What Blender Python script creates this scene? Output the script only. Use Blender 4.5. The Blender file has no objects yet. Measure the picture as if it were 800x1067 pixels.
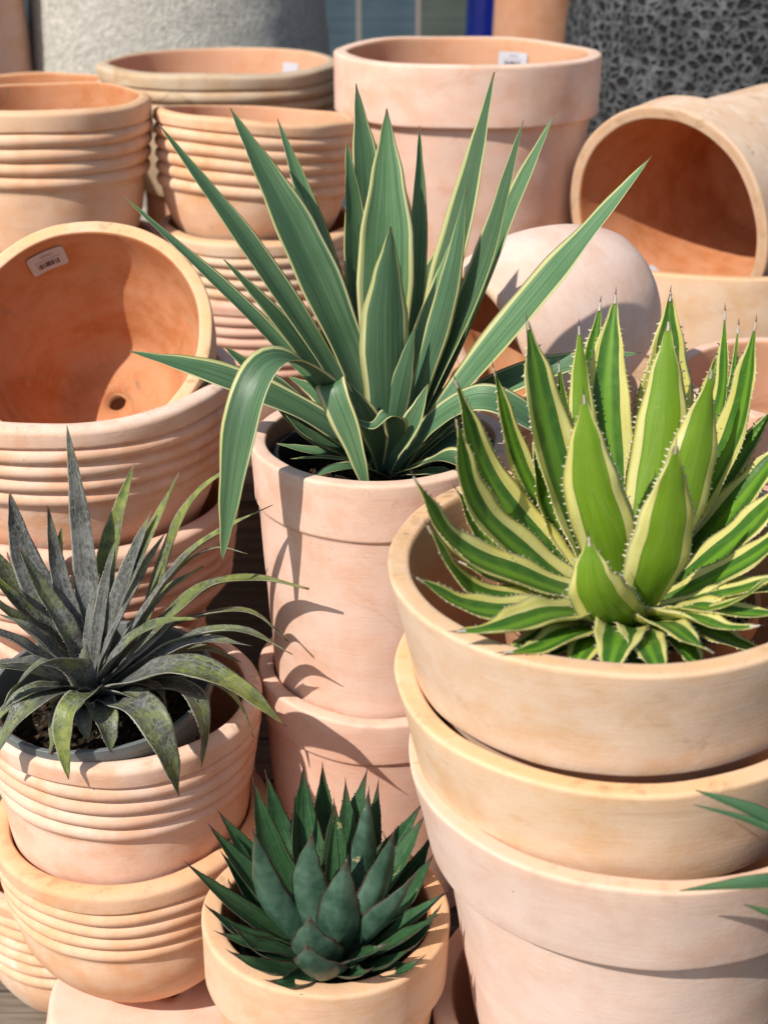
import bpy, bmesh, math, random
from mathutils import Vector, Matrix, Euler
random.seed(7)
SC = bpy.context.scene
COL = SC.collection
PI = math.pi
R_ = math.radians

# ------------------------------------------------------------------ helpers
def link(o, parent=None):
    COL.objects.link(o)
    if parent is not None:
        o.parent = parent
    return o

def tag(o, label=None, cat=None, group=None, kind=None):
    if label: o['label'] = label
    if cat: o['category'] = cat
    if group: o['group'] = group
    if kind: o['kind'] = kind
    return o

def mesh_obj(name, verts, faces, mats, parent=None, fm=None, smooth=True, loc=None):
    me = bpy.data.meshes.new(name)
    me.from_pydata(verts, [], faces)
    for m in mats: me.materials.append(m)
    if fm: me.polygons.foreach_set('material_index', fm)
    me.polygons.foreach_set('use_smooth', [smooth] * len(me.polygons))
    me.update()
    o = bpy.data.objects.new(name, me)
    if loc is not None: o.location = loc
    return link(o, parent)

def empty(name, loc, parent=None):
    o = bpy.data.objects.new(name, None)
    o.empty_display_size = .05
    o.location = loc
    return link(o, parent)

# ------------------------------------------------------------------ node materials
class NT:
    def __init__(self, name):
        self.m = bpy.data.materials.new(name)
        self.m.use_nodes = True
        self.t = self.m.node_tree
        self.n = self.t.nodes
        self.bsdf = self.n['Principled BSDF']
        self.out = self.n['Material Output']
    def link(self, a, b): self.t.links.new(a, b)
    def val(self, sock, v):
        if hasattr(v, 'is_output') or isinstance(v, bpy.types.NodeSocket): self.link(v, sock)
        else: sock.default_value = v
    def node(self, typ, **kw):
        n = self.n.new(typ)
        for k, v in kw.items(): setattr(n, k, v)
        return n
    def obj(self): return self.node('ShaderNodeTexCoord').outputs['Object']
    def uv(self): return self.node('ShaderNodeTexCoord').outputs['UV']
    def rnd(self): return self.node('ShaderNodeObjectInfo').outputs['Random']
    def math(self, op, a, b=0.0, c=0.0, clamp=False):
        n = self.node('ShaderNodeMath', operation=op, use_clamp=clamp)
        self.val(n.inputs[0], a); self.val(n.inputs[1], b); self.val(n.inputs[2], c)
        return n.outputs[0]
    def vmath(self, op, a, b):
        n = self.node('ShaderNodeVectorMath', operation=op)
        self.val(n.inputs[0], a); self.val(n.inputs[1], b)
        return n.outputs[0]
    def comb(self, x, y, z):
        n = self.node('ShaderNodeCombineXYZ')
        for i, v in enumerate((x, y, z)): self.val(n.inputs[i], v)
        return n.outputs[0]
    def sep(self, v):
        n = self.node('ShaderNodeSeparateXYZ'); self.link(v, n.inputs[0]); return n.outputs
    def noise(self, vec, scale=5, detail=4, rough=.55, dist=0.0):
        n = self.node('ShaderNodeTexNoise')
        self.link(vec, n.inputs['Vector'])
        n.inputs['Scale'].default_value = scale; n.inputs['Detail'].default_value = detail
        n.inputs['Roughness'].default_value = rough; n.inputs['Distortion'].default_value = dist
        return n.outputs['Fac']
    def voro(self, vec, scale, feature='F1', rnd=1.0):
        n = self.node('ShaderNodeTexVoronoi', feature=feature)
        self.link(vec, n.inputs['Vector']); n.inputs['Scale'].default_value = scale
        n.inputs['Randomness'].default_value = rnd
        return n.outputs['Distance']
    def ramp(self, f, lo, hi, a=0.0, b=1.0, smooth=True):
        n = self.node('ShaderNodeMapRange')
        n.interpolation_type = 'SMOOTHSTEP' if smooth else 'LINEAR'
        self.val(n.inputs[0], f); self.val(n.inputs[1], lo); self.val(n.inputs[2], hi)
        self.val(n.inputs[3], a); self.val(n.inputs[4], b)
        return n.outputs[0]
    def mix(self, f, a, b, mode='MIX'):
        n = self.node('ShaderNodeMix', data_type='RGBA', blend_type=mode)
        self.val(n.inputs[0], f)
        for i, v in ((6, a), (7, b)):
            if isinstance(v, tuple): n.inputs[i].default_value = v if len(v) == 4 else (*v, 1)
            else: self.link(v, n.inputs[i])
        return n.outputs[2]
    def bump(self, h, strength=.3, dist=.002, normal=None):
        n = self.node('ShaderNodeBump')
        n.inputs['Strength'].default_value = strength; n.inputs['Distance'].default_value = dist
        self.link(h, n.inputs['Height'])
        if normal is not None: self.link(normal, n.inputs['Normal'])
        return n.outputs[0]
    def finish(self, col, rough=.8, normal=None, spec=.3, transl=0.0, tcol=None):
        self.val(self.bsdf.inputs['Base Color'], col if not isinstance(col, tuple) else (*col, 1))
        self.val(self.bsdf.inputs['Roughness'], rough)
        self.bsdf.inputs['Specular IOR Level'].default_value = spec
        if normal is not None: self.link(normal, self.bsdf.inputs['Normal'])
        if transl:
            tr = self.node('ShaderNodeBsdfTranslucent')
            self.val(tr.inputs[0], tcol if tcol is not None else col)
            mx = self.node('ShaderNodeMixShader')
            self.val(mx.inputs[0], transl)
            self.link(self.bsdf.outputs[0], mx.inputs[1]); self.link(tr.outputs[0], mx.inputs[2])
            self.link(mx.outputs[0], self.out.inputs[0])
        return self.m

def terracotta(name, base, bloom, deep, bloom_amt=.5, dirt=.35, band=1.0, rimc=None):
    """fired clay: turning bands, pale lime bloom, orange patches, stains and grit"""
    t = NT(name)
    co = t.obj(); r = t.rnd()
    off = t.vmath('ADD', co, t.comb(t.math('MULTIPLY', r, 7.3), t.math('MULTIPLY', r, 3.1), t.math('MULTIPLY', r, 5.7)))
    x, y, z = t.sep(off)
    flat = t.comb(t.math('MULTIPLY', x, .8), t.math('MULTIPLY', y, .8), t.math('MULTIPLY', z, 2.4))
    bands = t.noise(flat, 16, 5, .6)
    fine_b = t.noise(t.comb(t.math('MULTIPLY', x, .4), t.math('MULTIPLY', y, .4), t.math('MULTIPLY', z, 5.0)), 60, 3, .6)
    big = t.noise(off, 5.5, 5, .6, .6)
    med = t.noise(off, 21, 5, .62, .3)
    grit = t.noise(off, 420, 2, .5)
    c = t.mix(t.ramp(big, .35, .68), base, deep)
    f = t.math('MULTIPLY', t.ramp(t.math('ADD', t.math('MULTIPLY', med, .62), t.math('MULTIPLY', bands, .38 * band)), .38, .60), bloom_amt)
    c = t.mix(f, c, bloom)
    c = t.mix(t.ramp(fine_b, .35, .7, 0, .10), c, bloom)
    c = t.mix(t.ramp(grit, .3, .75, .0, .22), c, deep)
    g2 = t.noise(off, 150, 3, .65)
    c = t.mix(t.ramp(g2, .56, .72, 0, .22), c, bloom)
    drip = t.noise(t.comb(t.math('MULTIPLY', x, 9), t.math('MULTIPLY', y, 9), t.math('MULTIPLY', z, 1.1)), 3.2, 5, .6, .4)
    c = t.mix(t.math('MULTIPLY', t.ramp(drip, .56, .68), bloom_amt * .32), c, bloom)
    # scuffs / dark stains
    st = t.noise(t.vmath('ADD', off, t.comb(3.1, 1.7, .4)), 11, 8, .72, 1.2)
    c = t.mix(t.math('MULTIPLY', t.ramp(st, .58, .72), dirt), c, (.27, .155, .085))
    pits = t.voro(t.vmath('ADD', off, t.comb(.3, .7, .9)), 58)
    pm = t.math('MULTIPLY', t.ramp(pits, .05, .09, 1, 0), t.ramp(med, .56, .64))
    c = t.mix(t.math('MULTIPLY', pm, .55), c, (.16, .085, .05))
    ra = t.node('ShaderNodeAttribute', attribute_name='rim').outputs['Fac']
    rf = t.math('MULTIPLY', ra, t.ramp(med, .30, .60, .35, 1.0))
    c = t.mix(t.math('MULTIPLY', rf, .80), c, rimc or deep)
    sm = t.noise(t.comb(t.math('MULTIPLY', x, 1.0), t.math('MULTIPLY', y, 1.0), t.math('MULTIPLY', z, 2.6)), 7.5, 7, .68, .8)
    c = t.mix(t.math('MULTIPLY', t.ramp(sm, .56, .70), dirt * .9), c, (.44,.27,.14))
    rs = t.noise(t.vmath('ADD', off, t.comb(2.2, .6, 1.9)), 34, 6, .7, .6)
    c = t.mix(t.math('MULTIPLY', t.math('MULTIPLY', ra, t.ramp(rs, .54, .68)), .30 + dirt * .6), c, (.30,.175,.09))
    wb = t.noise(t.vmath('ADD', off, t.comb(5.2, 1.6, .3)), 4.2, 6, .66, 1.0)
    c = t.mix(t.math('MULTIPLY', t.ramp(wb, .52, .66), bloom_amt * .35), c, bloom)
    br = t.math('ADD', .96, t.math('MULTIPLY', r, .10))
    c = t.mix(1.0, c, t.comb(br, br, br), 'MULTIPLY')
    h = t.math('ADD', t.math('MULTIPLY', t.noise(off, 240, 3, .6), .35), t.math('ADD', t.math('MULTIPLY', fine_b, .35), t.math('MULTIPLY', med, .5)))
    h = t.math('SUBTRACT', h, t.math('MULTIPLY', pm, .6))
    return t.finish(c, t.ramp(med, .3, .7, .78, .92), t.bump(h, .32, .0022), .22)

RC = (.72,.41,.18)
TC = {
 'buff':   terracotta('terracotta_buff', (.68,.46,.305), (.73,.57,.44), (.66,.41,.225), .8, .50, 1, RC),
 'honey':  terracotta('terracotta_honey', (.67,.45,.285), (.72,.55,.405), (.66,.41,.215), .8, .40, 1, RC),
 'pink':   terracotta('terracotta_pink', (.72,.46,.345), (.76,.56,.46), (.69,.395,.27), .70, .26, 1, (.80,.60,.46)),  # near-white rim colour: bright rim highlight painted into the clay
 'rose':   terracotta('terracotta_rose', (.68,.395,.285), (.73,.50,.40), (.66,.345,.22), .60, .22, 1, (.78,.56,.43)),  # rim colour lightened to paint in the rim highlight
 'orange': terracotta('terracotta_orange', (.70,.41,.245), (.75,.54,.39), (.67,.335,.16), .62, .30, 1, (.70,.42,.21)),
 'ribbed': terracotta('terracotta_ribbed', (.70,.43,.30), (.77,.57,.46), (.69,.36,.205), .72, .28, 1, (.82,.64,.52)),  # palest rim colour, a painted highlight along the lip
 'worn':   terracotta('terracotta_worn', (.52,.37,.23), (.60,.50,.37), (.54,.32,.16), .75, .9, 1, (.50,.40,.28)),
 'aged':   terracotta('terracotta_aged', (.64,.455,.315), (.70,.56,.44), (.58,.35,.19), .75, .75, 1, (.42,.24,.12)),
 'worn2':  terracotta('terracotta_limed', (.70,.42,.25), (.74,.66,.56), (.70,.40,.22), .95, .3, .6, (.74,.6,.45)),
 'pale':   terracotta('terracotta_pale', (.69,.49,.395), (.74,.585,.505), (.66,.43,.32), .7, .16, 1, (.73,.46,.28)),
 'red':    terracotta('terracotta_red', (.52,.26,.15), (.58,.37,.25), (.50,.22,.11), .35, .2),
}
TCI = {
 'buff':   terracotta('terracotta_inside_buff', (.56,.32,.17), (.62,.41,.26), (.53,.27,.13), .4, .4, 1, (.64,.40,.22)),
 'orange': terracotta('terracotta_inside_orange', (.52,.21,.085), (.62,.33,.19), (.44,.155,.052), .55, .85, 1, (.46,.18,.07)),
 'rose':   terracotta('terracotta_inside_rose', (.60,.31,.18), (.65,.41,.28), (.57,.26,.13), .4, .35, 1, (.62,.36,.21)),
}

def simple(name, col, rough=.6, spec=.3, nscale=40, namt=.25, bumpd=.001):
    t = NT(name); co = t.obj()
    n = t.noise(co, nscale, 4, .6)
    d = tuple(v * .55 for v in col)
    return t.finish(t.mix(t.ramp(n, .3, .7, 0, namt), col, d), rough, t.bump(n, .2, bumpd), spec)

M_GREYPOT = simple('grey_plastic', (.17,.19,.19), .42, .45, 30, .35)
M_BLACKPOT = simple('black_plastic', (.022,.024,.024), .42, .45, 30, .4)
M_STICK = simple('sticker_paper', (.52,.53,.57), .5, .4, 60, .12)
M_INK = simple('sticker_ink', (.03,.028,.03), .6, .3, 60, .1)
M_FAINT = simple('sticker_faint_ink', (.36,.34,.35), .6, .3, 60, .1)
M_SPINE_P = simple('spine_pale', (.50,.46,.40), .5, .4, 90, .5)
M_TOOTH = simple('tooth_ivory', (.66,.60,.42), .5, .4, 90, .3)
M_SPINE_D = simple('spine_dark', (.06,.028,.022), .5, .4, 90, .4)

def soil_mat():
    t = NT('potting_soil'); co = t.obj()
    v = t.voro(co, 130); n = t.noise(co, 45, 6, .7)
    c = t.mix(t.ramp(n, .35, .7), (.012,.009,.006), (.055,.038,.024))
    c = t.mix(t.ramp(t.noise(co, 160, 2, .5), .66, .7), c, (.25,.2,.14))
    return t.finish(c, .95, t.bump(t.math('ADD', v, n), .9, .006), .1)
M_SOIL = soil_mat()
def chip_mat(name, a, b):
    t = NT(name); co = t.obj()
    return t.finish(t.mix(t.noise(co, 90, 4, .6), a, b), .9, None, .1)
M_CHIP = chip_mat('bark_chip', (.02,.012,.008), (.085,.055,.034))
M_GRAVEL = chip_mat('pale_gravel', (.22,.17,.12), (.45,.36,.26))

# --- leaf materials : UV.x runs across (0..1 upper face, 2..3 lower face), UV.y base->tip
def leaf_base(name):
    t = NT(name)
    u, v, _ = t.sep(t.uv())
    r = t.rnd()
    fu = t.math('FRACT', t.math('MULTIPLY', u, .9999))
    s = t.math('ABSOLUTE', t.math('SUBTRACT', t.math('MULTIPLY', fu, 2.0), 1.0))
    under = t.math('GREATER_THAN', u, 1.5)
    return t, fu, s, v, under, r

def mat_yucca():
    t, u, s, v, under, r = leaf_base('yucca_leaf')
    streak = t.noise(t.comb(t.math('ADD', t.math('MULTIPLY', u, 17), t.math('MULTIPLY', r, 40)), t.math('MULTIPLY', v, 1.1), r), 1.0, 5, .65)
    fine = t.noise(t.comb(t.math('MULTIPLY', u, 60), t.math('MULTIPLY', v, 3.0), r), 1.0, 3, .6)
    blot = t.noise(t.obj(), 14, 4, .55)
    g = t.mix(t.ramp(streak, .32, .68), (.045,.105,.046), (.120,.225,.098))
    g = t.mix(t.ramp(fine, .42, .72, 0, .6), g, (.16,.27,.17))
    g = t.mix(t.ramp(blot, .4, .7, 0, .5), g, (.055,.13,.055))
    g = t.mix(t.math('MULTIPLY', t.ramp(v, .0, .45, 1, 0), .55), g, (.11,.19,.17))
    g = t.mix(t.math('MULTIPLY', under, .35), g, (.035,.085,.06))
    yb = t.math('ADD', .74, t.math('MULTIPLY', t.math('FRACT', t.math('MULTIPLY', r, 5.7)), .62))
    g = t.mix(1.0, g, t.comb(yb, yb, t.math('MULTIPLY', yb, .96)), 'MULTIPLY')
    edge = t.math('ADD', s, t.math('MULTIPLY', t.math('SUBTRACT', t.noise(t.comb(t.math('MULTIPLY', v, 2.2), t.math('MULTIPLY', r, 30), t.math('GREATER_THAN', u, .5)), 1, 2, .5), .5), .22))
    ye = t.mix(t.ramp(streak, .35, .65), (.50,.50,.17), (.66,.64,.36))
    ye = t.mix(t.ramp(v, .5, 1.0, 0, .35), ye, (.36,.42,.14))
    c = t.mix(t.ramp(edge, t.math('ADD', .71, t.math('MULTIPLY', r, .13)), t.math('ADD', .77, t.math('MULTIPLY', r, .13))), g, ye)
    # thin pale pinstripe inside the margin
    pin = t.math('MULTIPLY', t.ramp(edge, .60, .63), t.ramp(edge, .65, .68, 1, 0))
    c = t.mix(t.math('MULTIPLY', pin, .15), c, (.30,.38,.20))
    c = t.mix(t.ramp(s, .95, 1.0, 0, .5), c, (.30,.20,.08))
    c = t.mix(t.ramp(v, .972, .992, 0, .85), c, (.16,.075,.035))
    vein = t.noise(t.comb(t.math('ADD', t.math('MULTIPLY', u, 95), t.math('MULTIPLY', r, 20)), t.math('MULTIPLY', v, .8), r), 1, 2, .5)
    c = t.mix(t.math('MULTIPLY', t.ramp(vein, .56, .64), .38), c, (.03,.075,.045))
    sc = t.noise(t.obj(), 85, 5, .7)
    c = t.mix(t.ramp(sc, .70, .75, 0, .5), c, (.20,.17,.09))
    h = t.math('ADD', fine, t.math('MULTIPLY', streak, .7))
    return t.finish(c, t.ramp(streak, .3, .7, .36, .50), t.bump(h, .22, .0012), .45, .14, t.mix(.5, c, (.20,.34,.05)))

def mat_agave():
    t, u, s, v, under, r = leaf_base('variegated_agave_leaf')
    streak = t.noise(t.comb(t.math('ADD', t.math('MULTIPLY', u, 14), t.math('MULTIPLY', r, 40)), t.math('MULTIPLY', v, 1.0), r), 1, 5, .6)
    mott = t.noise(t.obj(), 75, 5, .6)
    dark_up = t.mix(t.ramp(s, .08, .30), (.17,.36,.03), (.055,.165,.022))
    light_un = t.mix(t.ramp(streak, .3, .7), (.15,.29,.014), (.27,.44,.028))
    g = t.mix(under, dark_up, light_un)
    g = t.mix(t.ramp(mott, .42, .7, 0, .28), g, (.24,.40,.05))
    g = t.mix(t.math('MULTIPLY', t.ramp(streak, .52, .62), .35), g, (.04,.13,.02))
    ye = t.mix(t.ramp(streak, .3, .7), (.72,.64,.13), (.80,.75,.34))
    ye = t.mix(t.ramp(mott, .55, .8, 0, .25), ye, (.50,.52,.14))
    w = t.math('ADD', s, t.math('MULTIPLY', t.math('SUBTRACT', t.noise(t.comb(t.math('MULTIPLY', v, 3), t.math('MULTIPLY', r, 30), t.math('GREATER_THAN', u, .5)), 1, 3, .5), .5), .16))
    wid = t.mix(under, t.comb(t.math('ADD', .47, t.math('MULTIPLY', r, .14)), 0, 0), (.58,.58,.58))
    thr = t.math('ADD', t.sep(wid)[0], t.ramp(v, .55, 1.0, 0, .22))
    c = t.mix(t.ramp(w, thr, t.math('ADD', thr, .035)), g, ye)
    dk = t.math('MULTIPLY', t.ramp(w, t.math('SUBTRACT', thr, .05), thr), t.ramp(w, thr, t.math('ADD', thr, .03), 1, 0))
    c = t.mix(t.math('MULTIPLY', dk, .5), c, (.03,.10,.018))
    c = t.mix(t.ramp(s, .94, .99, 0, .75), c, (.55,.50,.33))
    c = t.mix(t.math('MULTIPLY', t.ramp(v, .0, .30, 1, 0), .35), c, (.55,.58,.25))
    c = t.mix(t.ramp(v, .955, .985, 0, .7), c, (.20,.12,.06))
    imp = t.math('ABSOLUTE', t.math('SUBTRACT', t.math('ADD', t.math('MULTIPLY', s, .55), v), t.math('ADD', .52, t.math('MULTIPLY', r, .25))))
    c = t.mix(t.math('MULTIPLY', t.ramp(imp, .0, .02, 1, 0), .16), c, (.40,.50,.20))
    sc = t.noise(t.vmath('ADD', t.obj(), t.comb(.4, .1, .7)), 150, 3, .6)
    c = t.mix(t.ramp(sc, .68, .73, 0, .5), c, (.36,.30,.16))
    bands = t.noise(t.comb(t.math('MULTIPLY', u, 2.0), t.math('MULTIPLY', v, 26), r), 1, 3, .6)
    return t.finish(c, .34, t.bump(t.math('ADD', bands, t.math('MULTIPLY', mott, .4)), .22, .0018), .45, .36, t.mix(.45, c, (.50,.66,.04)))

def mat_mangave(kind):
    t, u, s, v, under, r = leaf_base('mottled_leaf_' + kind)
    g0, g1 = {'silver': (.04, .42), 'olive': (.30, .30), 'yellow': (.34, .62), 'tip': (-.10, 1.05), 'root': (.62, -.62)}[kind]
    co = t.obj()
    warp = t.vmath('ADD', t.comb(t.math('MULTIPLY', u, 4.2), t.math('MULTIPLY', v, 22.0), t.math('MULTIPLY', r, 60)),
                   t.comb(t.math('MULTIPLY', t.noise(co, 70, 3, .6), .9), t.math('MULTIPLY', t.noise(t.vmath('ADD', co, t.comb(.3, .2, .1)), 70, 3, .6), .9), 0))
    cell = t.voro(warp, 1.35, 'DISTANCE_TO_EDGE')
    n = t.noise(co, 30, 5, .65)
    purple = t.mix(t.ramp(n, .35, .68), (.055,.052,.040), (.165,.165,.150))
    green = t.mix(t.ramp(n, .4, .6), (.055,.075,.028), (.15,.175,.06))
    yell = t.mix(t.ramp(t.noise(co, 55, 3, .6), .4, .6), (.15,.19,.04), (.27,.30,.06))
    tip = t.math('ADD', t.math('ADD', t.math('MULTIPLY', v, g1), g0 - .08), t.math('MULTIPLY', t.math('SUBTRACT', n, .5), .9))
    stk = t.noise(t.comb(t.math('MULTIPLY', u, 13), t.math('MULTIPLY', v, 1.5), t.math('MULTIPLY', r, 50)), 1, 4, .65)
    body = t.mix(t.ramp(tip, .28, .52), purple, green)
    net = t.mix(t.ramp(tip, .22, .5), (.27,.29,.27), yell)
    body = t.mix(t.ramp(stk, .48, .66, 0, .42), body, (.29,.30,.32))
    lines = t.math('MULTIPLY', t.ramp(cell, .02, .13, 1, 0), t.ramp(t.noise(co, 42, 4, .6), .34, .60))
    c = t.mix(t.math('MULTIPLY', lines, .60 if kind == 'silver' else .85), body, net)
    spot = t.noise(t.comb(t.math('MULTIPLY', u, 9), t.math('MULTIPLY', v, 30), t.math('MULTIPLY', r, 40)), 1, 3, .6)
    c = t.mix(t.ramp(spot, .55, .63, 0, .55), c, (.040,.038,.030))
    frost = t.noise(co, 95, 4, .7)
    c = t.mix(t.ramp(frost, .46, .72, 0, .36), c, (.27,.285,.30))
    c = t.mix(t.math('MULTIPLY', t.ramp(tip, .52, .74), .65), c, yell)
    c = t.mix(t.ramp(s, .86, .96, 0, .75), c, (.40,.39,.31))
    c = t.mix(t.ramp(v, .95, .99, 0, .8), c, (.20,.11,.06))
    return t.finish(c, .46, t.bump(t.math('ADD', frost, cell), .4, .0014), .38, .07, t.mix(.5, c, (.12,.14,.02)))

def mat_dark():
    t, u, s, v, under, r = leaf_base('dark_agave_leaf')
    co = t.obj()
    n = t.noise(co, 32, 5, .62); f = t.noise(co, 170, 3, .6)
    streak = t.noise(t.comb(t.math('MULTIPLY', u, 12), t.math('MULTIPLY', v, 1.6), t.math('MULTIPLY', r, 50)), 1, 4, .6)
    up = t.mix(t.ramp(streak, .3, .7), (.017,.060,.023), (.048,.118,.042))
    un = t.mix(t.ramp(n, .3, .7), (.024,.064,.040), (.075,.145,.095))
    c = t.mix(under, up, un)
    c = t.mix(t.ramp(f, .45, .75, 0, .16), c, (.12,.17,.14))
    c = t.mix(t.math('MULTIPLY', t.ramp(t.noise(co, 60, 4, .6), .50, .66), .30), c, (.018,.034,.022))
    e = t.math('ADD', s, t.math('MULTIPLY', t.math('SUBTRACT', n, .5), .12))
    c = t.mix(t.ramp(e, .88, .96, 0, .85), c, (.085,.042,.034))
    c = t.mix(t.ramp(v, .86, .99, 0, .8), c, (.075,.034,.028))
    sc = t.noise(t.vmath('ADD', co, t.comb(.9, .2, .5)), 60, 5, .7, .6)
    c = t.mix(t.math('MULTIPLY', t.math('MULTIPLY', t.ramp(sc, .62, .68), t.ramp(r, .45, .8)), .8), c, (.40,.34,.17))
    return t.finish(c, t.ramp(f, .3, .7, .28, .42), t.bump(t.math('ADD', f, streak), .25, .0012), .42, .06, t.mix(.5, c, (.06,.15,.02)))

def mat_plain_green():
    t, u, s, v, under, r = leaf_base('plain_green_leaf')
    streak = t.noise(t.comb(t.math('MULTIPLY', u, 16), t.math('MULTIPLY', v, 1.4), t.math('MULTIPLY', r, 50)), 1, 4, .6)
    c = t.mix(t.ramp(streak, .3, .7), (.04,.10,.045), (.085,.18,.075))
    c = t.mix(t.ramp(s, .9, 1.0, 0, .5), c, (.12,.16,.07))
    c = t.mix(t.ramp(v, .95, .99, 0, .8), c, (.10,.055,.03))
    return t.finish(c, .42, t.bump(streak, .2, .001), .45, .14, t.mix(.5, c, (.2,.34,.05)))

# ------------------------------------------------------------------ lathe pots
def fillet(pts, seg=5):
    """pts: (r, z, radius) -> rounded polyline"""
    out = []
    n = len(pts)
    for i, (r, z, rad) in enumerate(pts):
        if rad <= 0 or i in (0, n - 1):
            out.append((r, z)); continue
        p = Vector((r, z)); a = Vector(pts[i-1][:2]) - p; b = Vector(pts[i+1][:2]) - p
        d = min(rad, a.length * .49, b.length * .49)
        p0 = p + a.normalized() * d; p1 = p + b.normalized() * d
        for k in range(seg + 1):
            s = k / seg
            q = p0 * (1-s)**2 + p * 2*s*(1-s) + p1 * s*s
            out.append((q.x, q.y))
    return out

def densify(pl, step=.012):
    out = [pl[0]]
    for a, b in zip(pl, pl[1:]):
        L = math.hypot(b[0]-a[0], b[1]-a[1]); k = max(1, int(L / step))
        for i in range(1, k+1):
            out.append((a[0]+(b[0]-a[0])*i/k, a[1]+(b[1]-a[1])*i/k))
    return out

def lathe(name, outer, inner, mats, seg=112, wob=.004, zw=.0015, seed=0, parent=None):
    """outer: base -> rim ; inner: rim -> floor (closed through the drain hole)"""
    rn = random.Random(seed * 31 + 5)
    ph = [rn.uniform(0, 6.28) for _ in range(6)]
    outer = densify(outer); inner = densify(inner)
    prof = outer + inner[1:]
    ni = len(outer) - 1
    V, F, FM = [], [], []
    n = len(prof)
    zr = prof[ni][1]
    for j in range(seg):
        a = 2 * PI * j / seg
        ca, sa = math.cos(a), math.sin(a)
        k1 = 1 + wob*.85*math.sin(2*a+ph[0]) + .0011*math.sin(11*a+ph[4]) + .0008*math.sin(19*a+ph[5]) + wob*.45*math.sin(3*a+ph[1]) + wob*.2*math.sin(7*a+ph[2])
        dz = zw*math.sin(2*a+ph[3]) + zw*.6*math.sin(5*a+ph[4])
        for r, z in prof:
            lz = z / zr
            k2 = k1 + .0016*math.sin(4*a + z*47 + ph[1]) + .0011*math.sin(9*a - z*90 + ph[2])
            V.append((r*k2*ca, r*k2*sa, z + dz*lz + .0007*math.sin(6*a + z*70 + ph[5])*lz))
    for j in range(seg):
        j2 = (j+1) % seg
        for i in range(n):
            i2 = (i+1) % n
            F.append((j*n+i, j2*n+i, j2*n+i2, j*n+i2))
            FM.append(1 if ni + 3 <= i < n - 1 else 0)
    o = mesh_obj(name, V, F, mats, parent, FM)
    arc = [0.0]
    for p, q in zip(prof, prof[1:]): arc.append(arc[-1] + math.hypot(p[0]-q[0], p[1]-q[1]))
    rv = [math.exp(-(max(0, (arc[ni]-s) - .004) if s < arc[ni] else (s-arc[ni])*.6) / .009) for s in arc]
    at_ = o.data.attributes.new('rim', 'FLOAT', 'POINT')
    at_.data.foreach_set('value', rv * seg)
    return o

def prof_smooth(R, H, lip, step=.007, base=.8, th=.02, lipflare=1.0, rr=.007, hole=.013):
    """lip band above a slightly stepped tapering body"""
    rb = R * base; rl = R * lipflare
    out = fillet([(hole, 0, 0), (rb, 0, .008), (rl-step, H-lip-.004, .006), (rl, H-lip, .004), (R, H, rr), (R-th, H, rr)][:5] + [(R-th*.5, H, 0)])
    inn = fillet([(R-th*.5, H, 0), (R-th, H, rr), (rl-step-th*.85, H-lip-.02, .03), (rb-th, .022, .02), (hole, .018, 0)])
    return out, inn

def prof_ribbed(R, H, n=4, lip=.026, rib=.0185, base=.64, th=.019, amp=.0058, taper=.93, hole=.013, belly=.008):
    pts = []
    z0 = H - lip - n*rib
    # body
    rb = R*base; re = R*taper - .006
    body = []
    K = 14
    for k in range(K+1):
        s = k/K
        body.append((rb + (re-rb)*(s + belly/ (re-rb+1e-6) * math.sin(PI*s)*.6), z0*s))
    out = [(hole, 0)] + fillet([(hole,0,0),(body[0][0],0,.008),(body[1][0],body[1][1],0)])[1:-1] + body[1:]
    for i in range(n):
        zz = z0 + i*rib
        rc = R*taper + (R*.985 - R*taper)*(i/max(1,n-1))
        for k in range(1, 9):
            s = k/8
            out.append((rc - .006 + amp*1.45*math.sin(PI*s)**.55*(.88+.12*s) , zz + rib*s))
    zl = H - lip
    lipp = fillet([(R*.985-.006, zl, 0), (R-.001, zl+.001, .004), (R+.001, H-.004, .009), (R-th*.5, H, 0)], 6)
    out += lipp[1:]
    inn = fillet([(R-th*.5, H, 0), (R-th, H, .007), (R*taper-th-.002, z0, .03), (rb-th, .022, .02), (hole, .018, 0)])
    return out, inn

def prof_round(R, H, th=.018, hole=.013, base=.42):
    """egg-bottomed deep bowl"""
    out = [(hole, 0)]
    K = 26
    for k in range(K+1):
        s = k/K
        r = R*base + (R*1.02-R*base)*math.sin(PI/2*min(1, s*1.45))**.62
        if s > .69: r = R*1.02 - R*.06*((s-.69)/.31)**1.3
        if k == 0: out.append((R*base, 0)); continue
        out.append((r, H*s*.985))
    out += [(R*.955-.004, H*.997), (R*.96-th*.5, H)]
    inn = [(R*.96-th*.5, H), (R*.96-th+.003, H*.997)]
    for k in range(K, -1, -1):
        s = k/K
        r = R*base + (R*1.02-R*base)*math.sin(PI/2*min(1, s*1.45))**.62
        if s > .69: r = R*1.02 - R*.06*((s-.69)/.31)**1.3
        inn.append((max(hole+.01, r-th*1.05), .02 + (H*.98-.02)*s))
    inn.append((hole, .02))
    return out, inn

def inner_r(inner, z):
    for (r0, z0), (r1, z1) in zip(inner, inner[1:]):
        if min(z0, z1) <= z <= max(z0, z1) and abs(z1-z0) > 1e-6:
            return r0 + (r1-r0)*(z-z0)/(z1-z0)
    return inner[-1][0]

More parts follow.
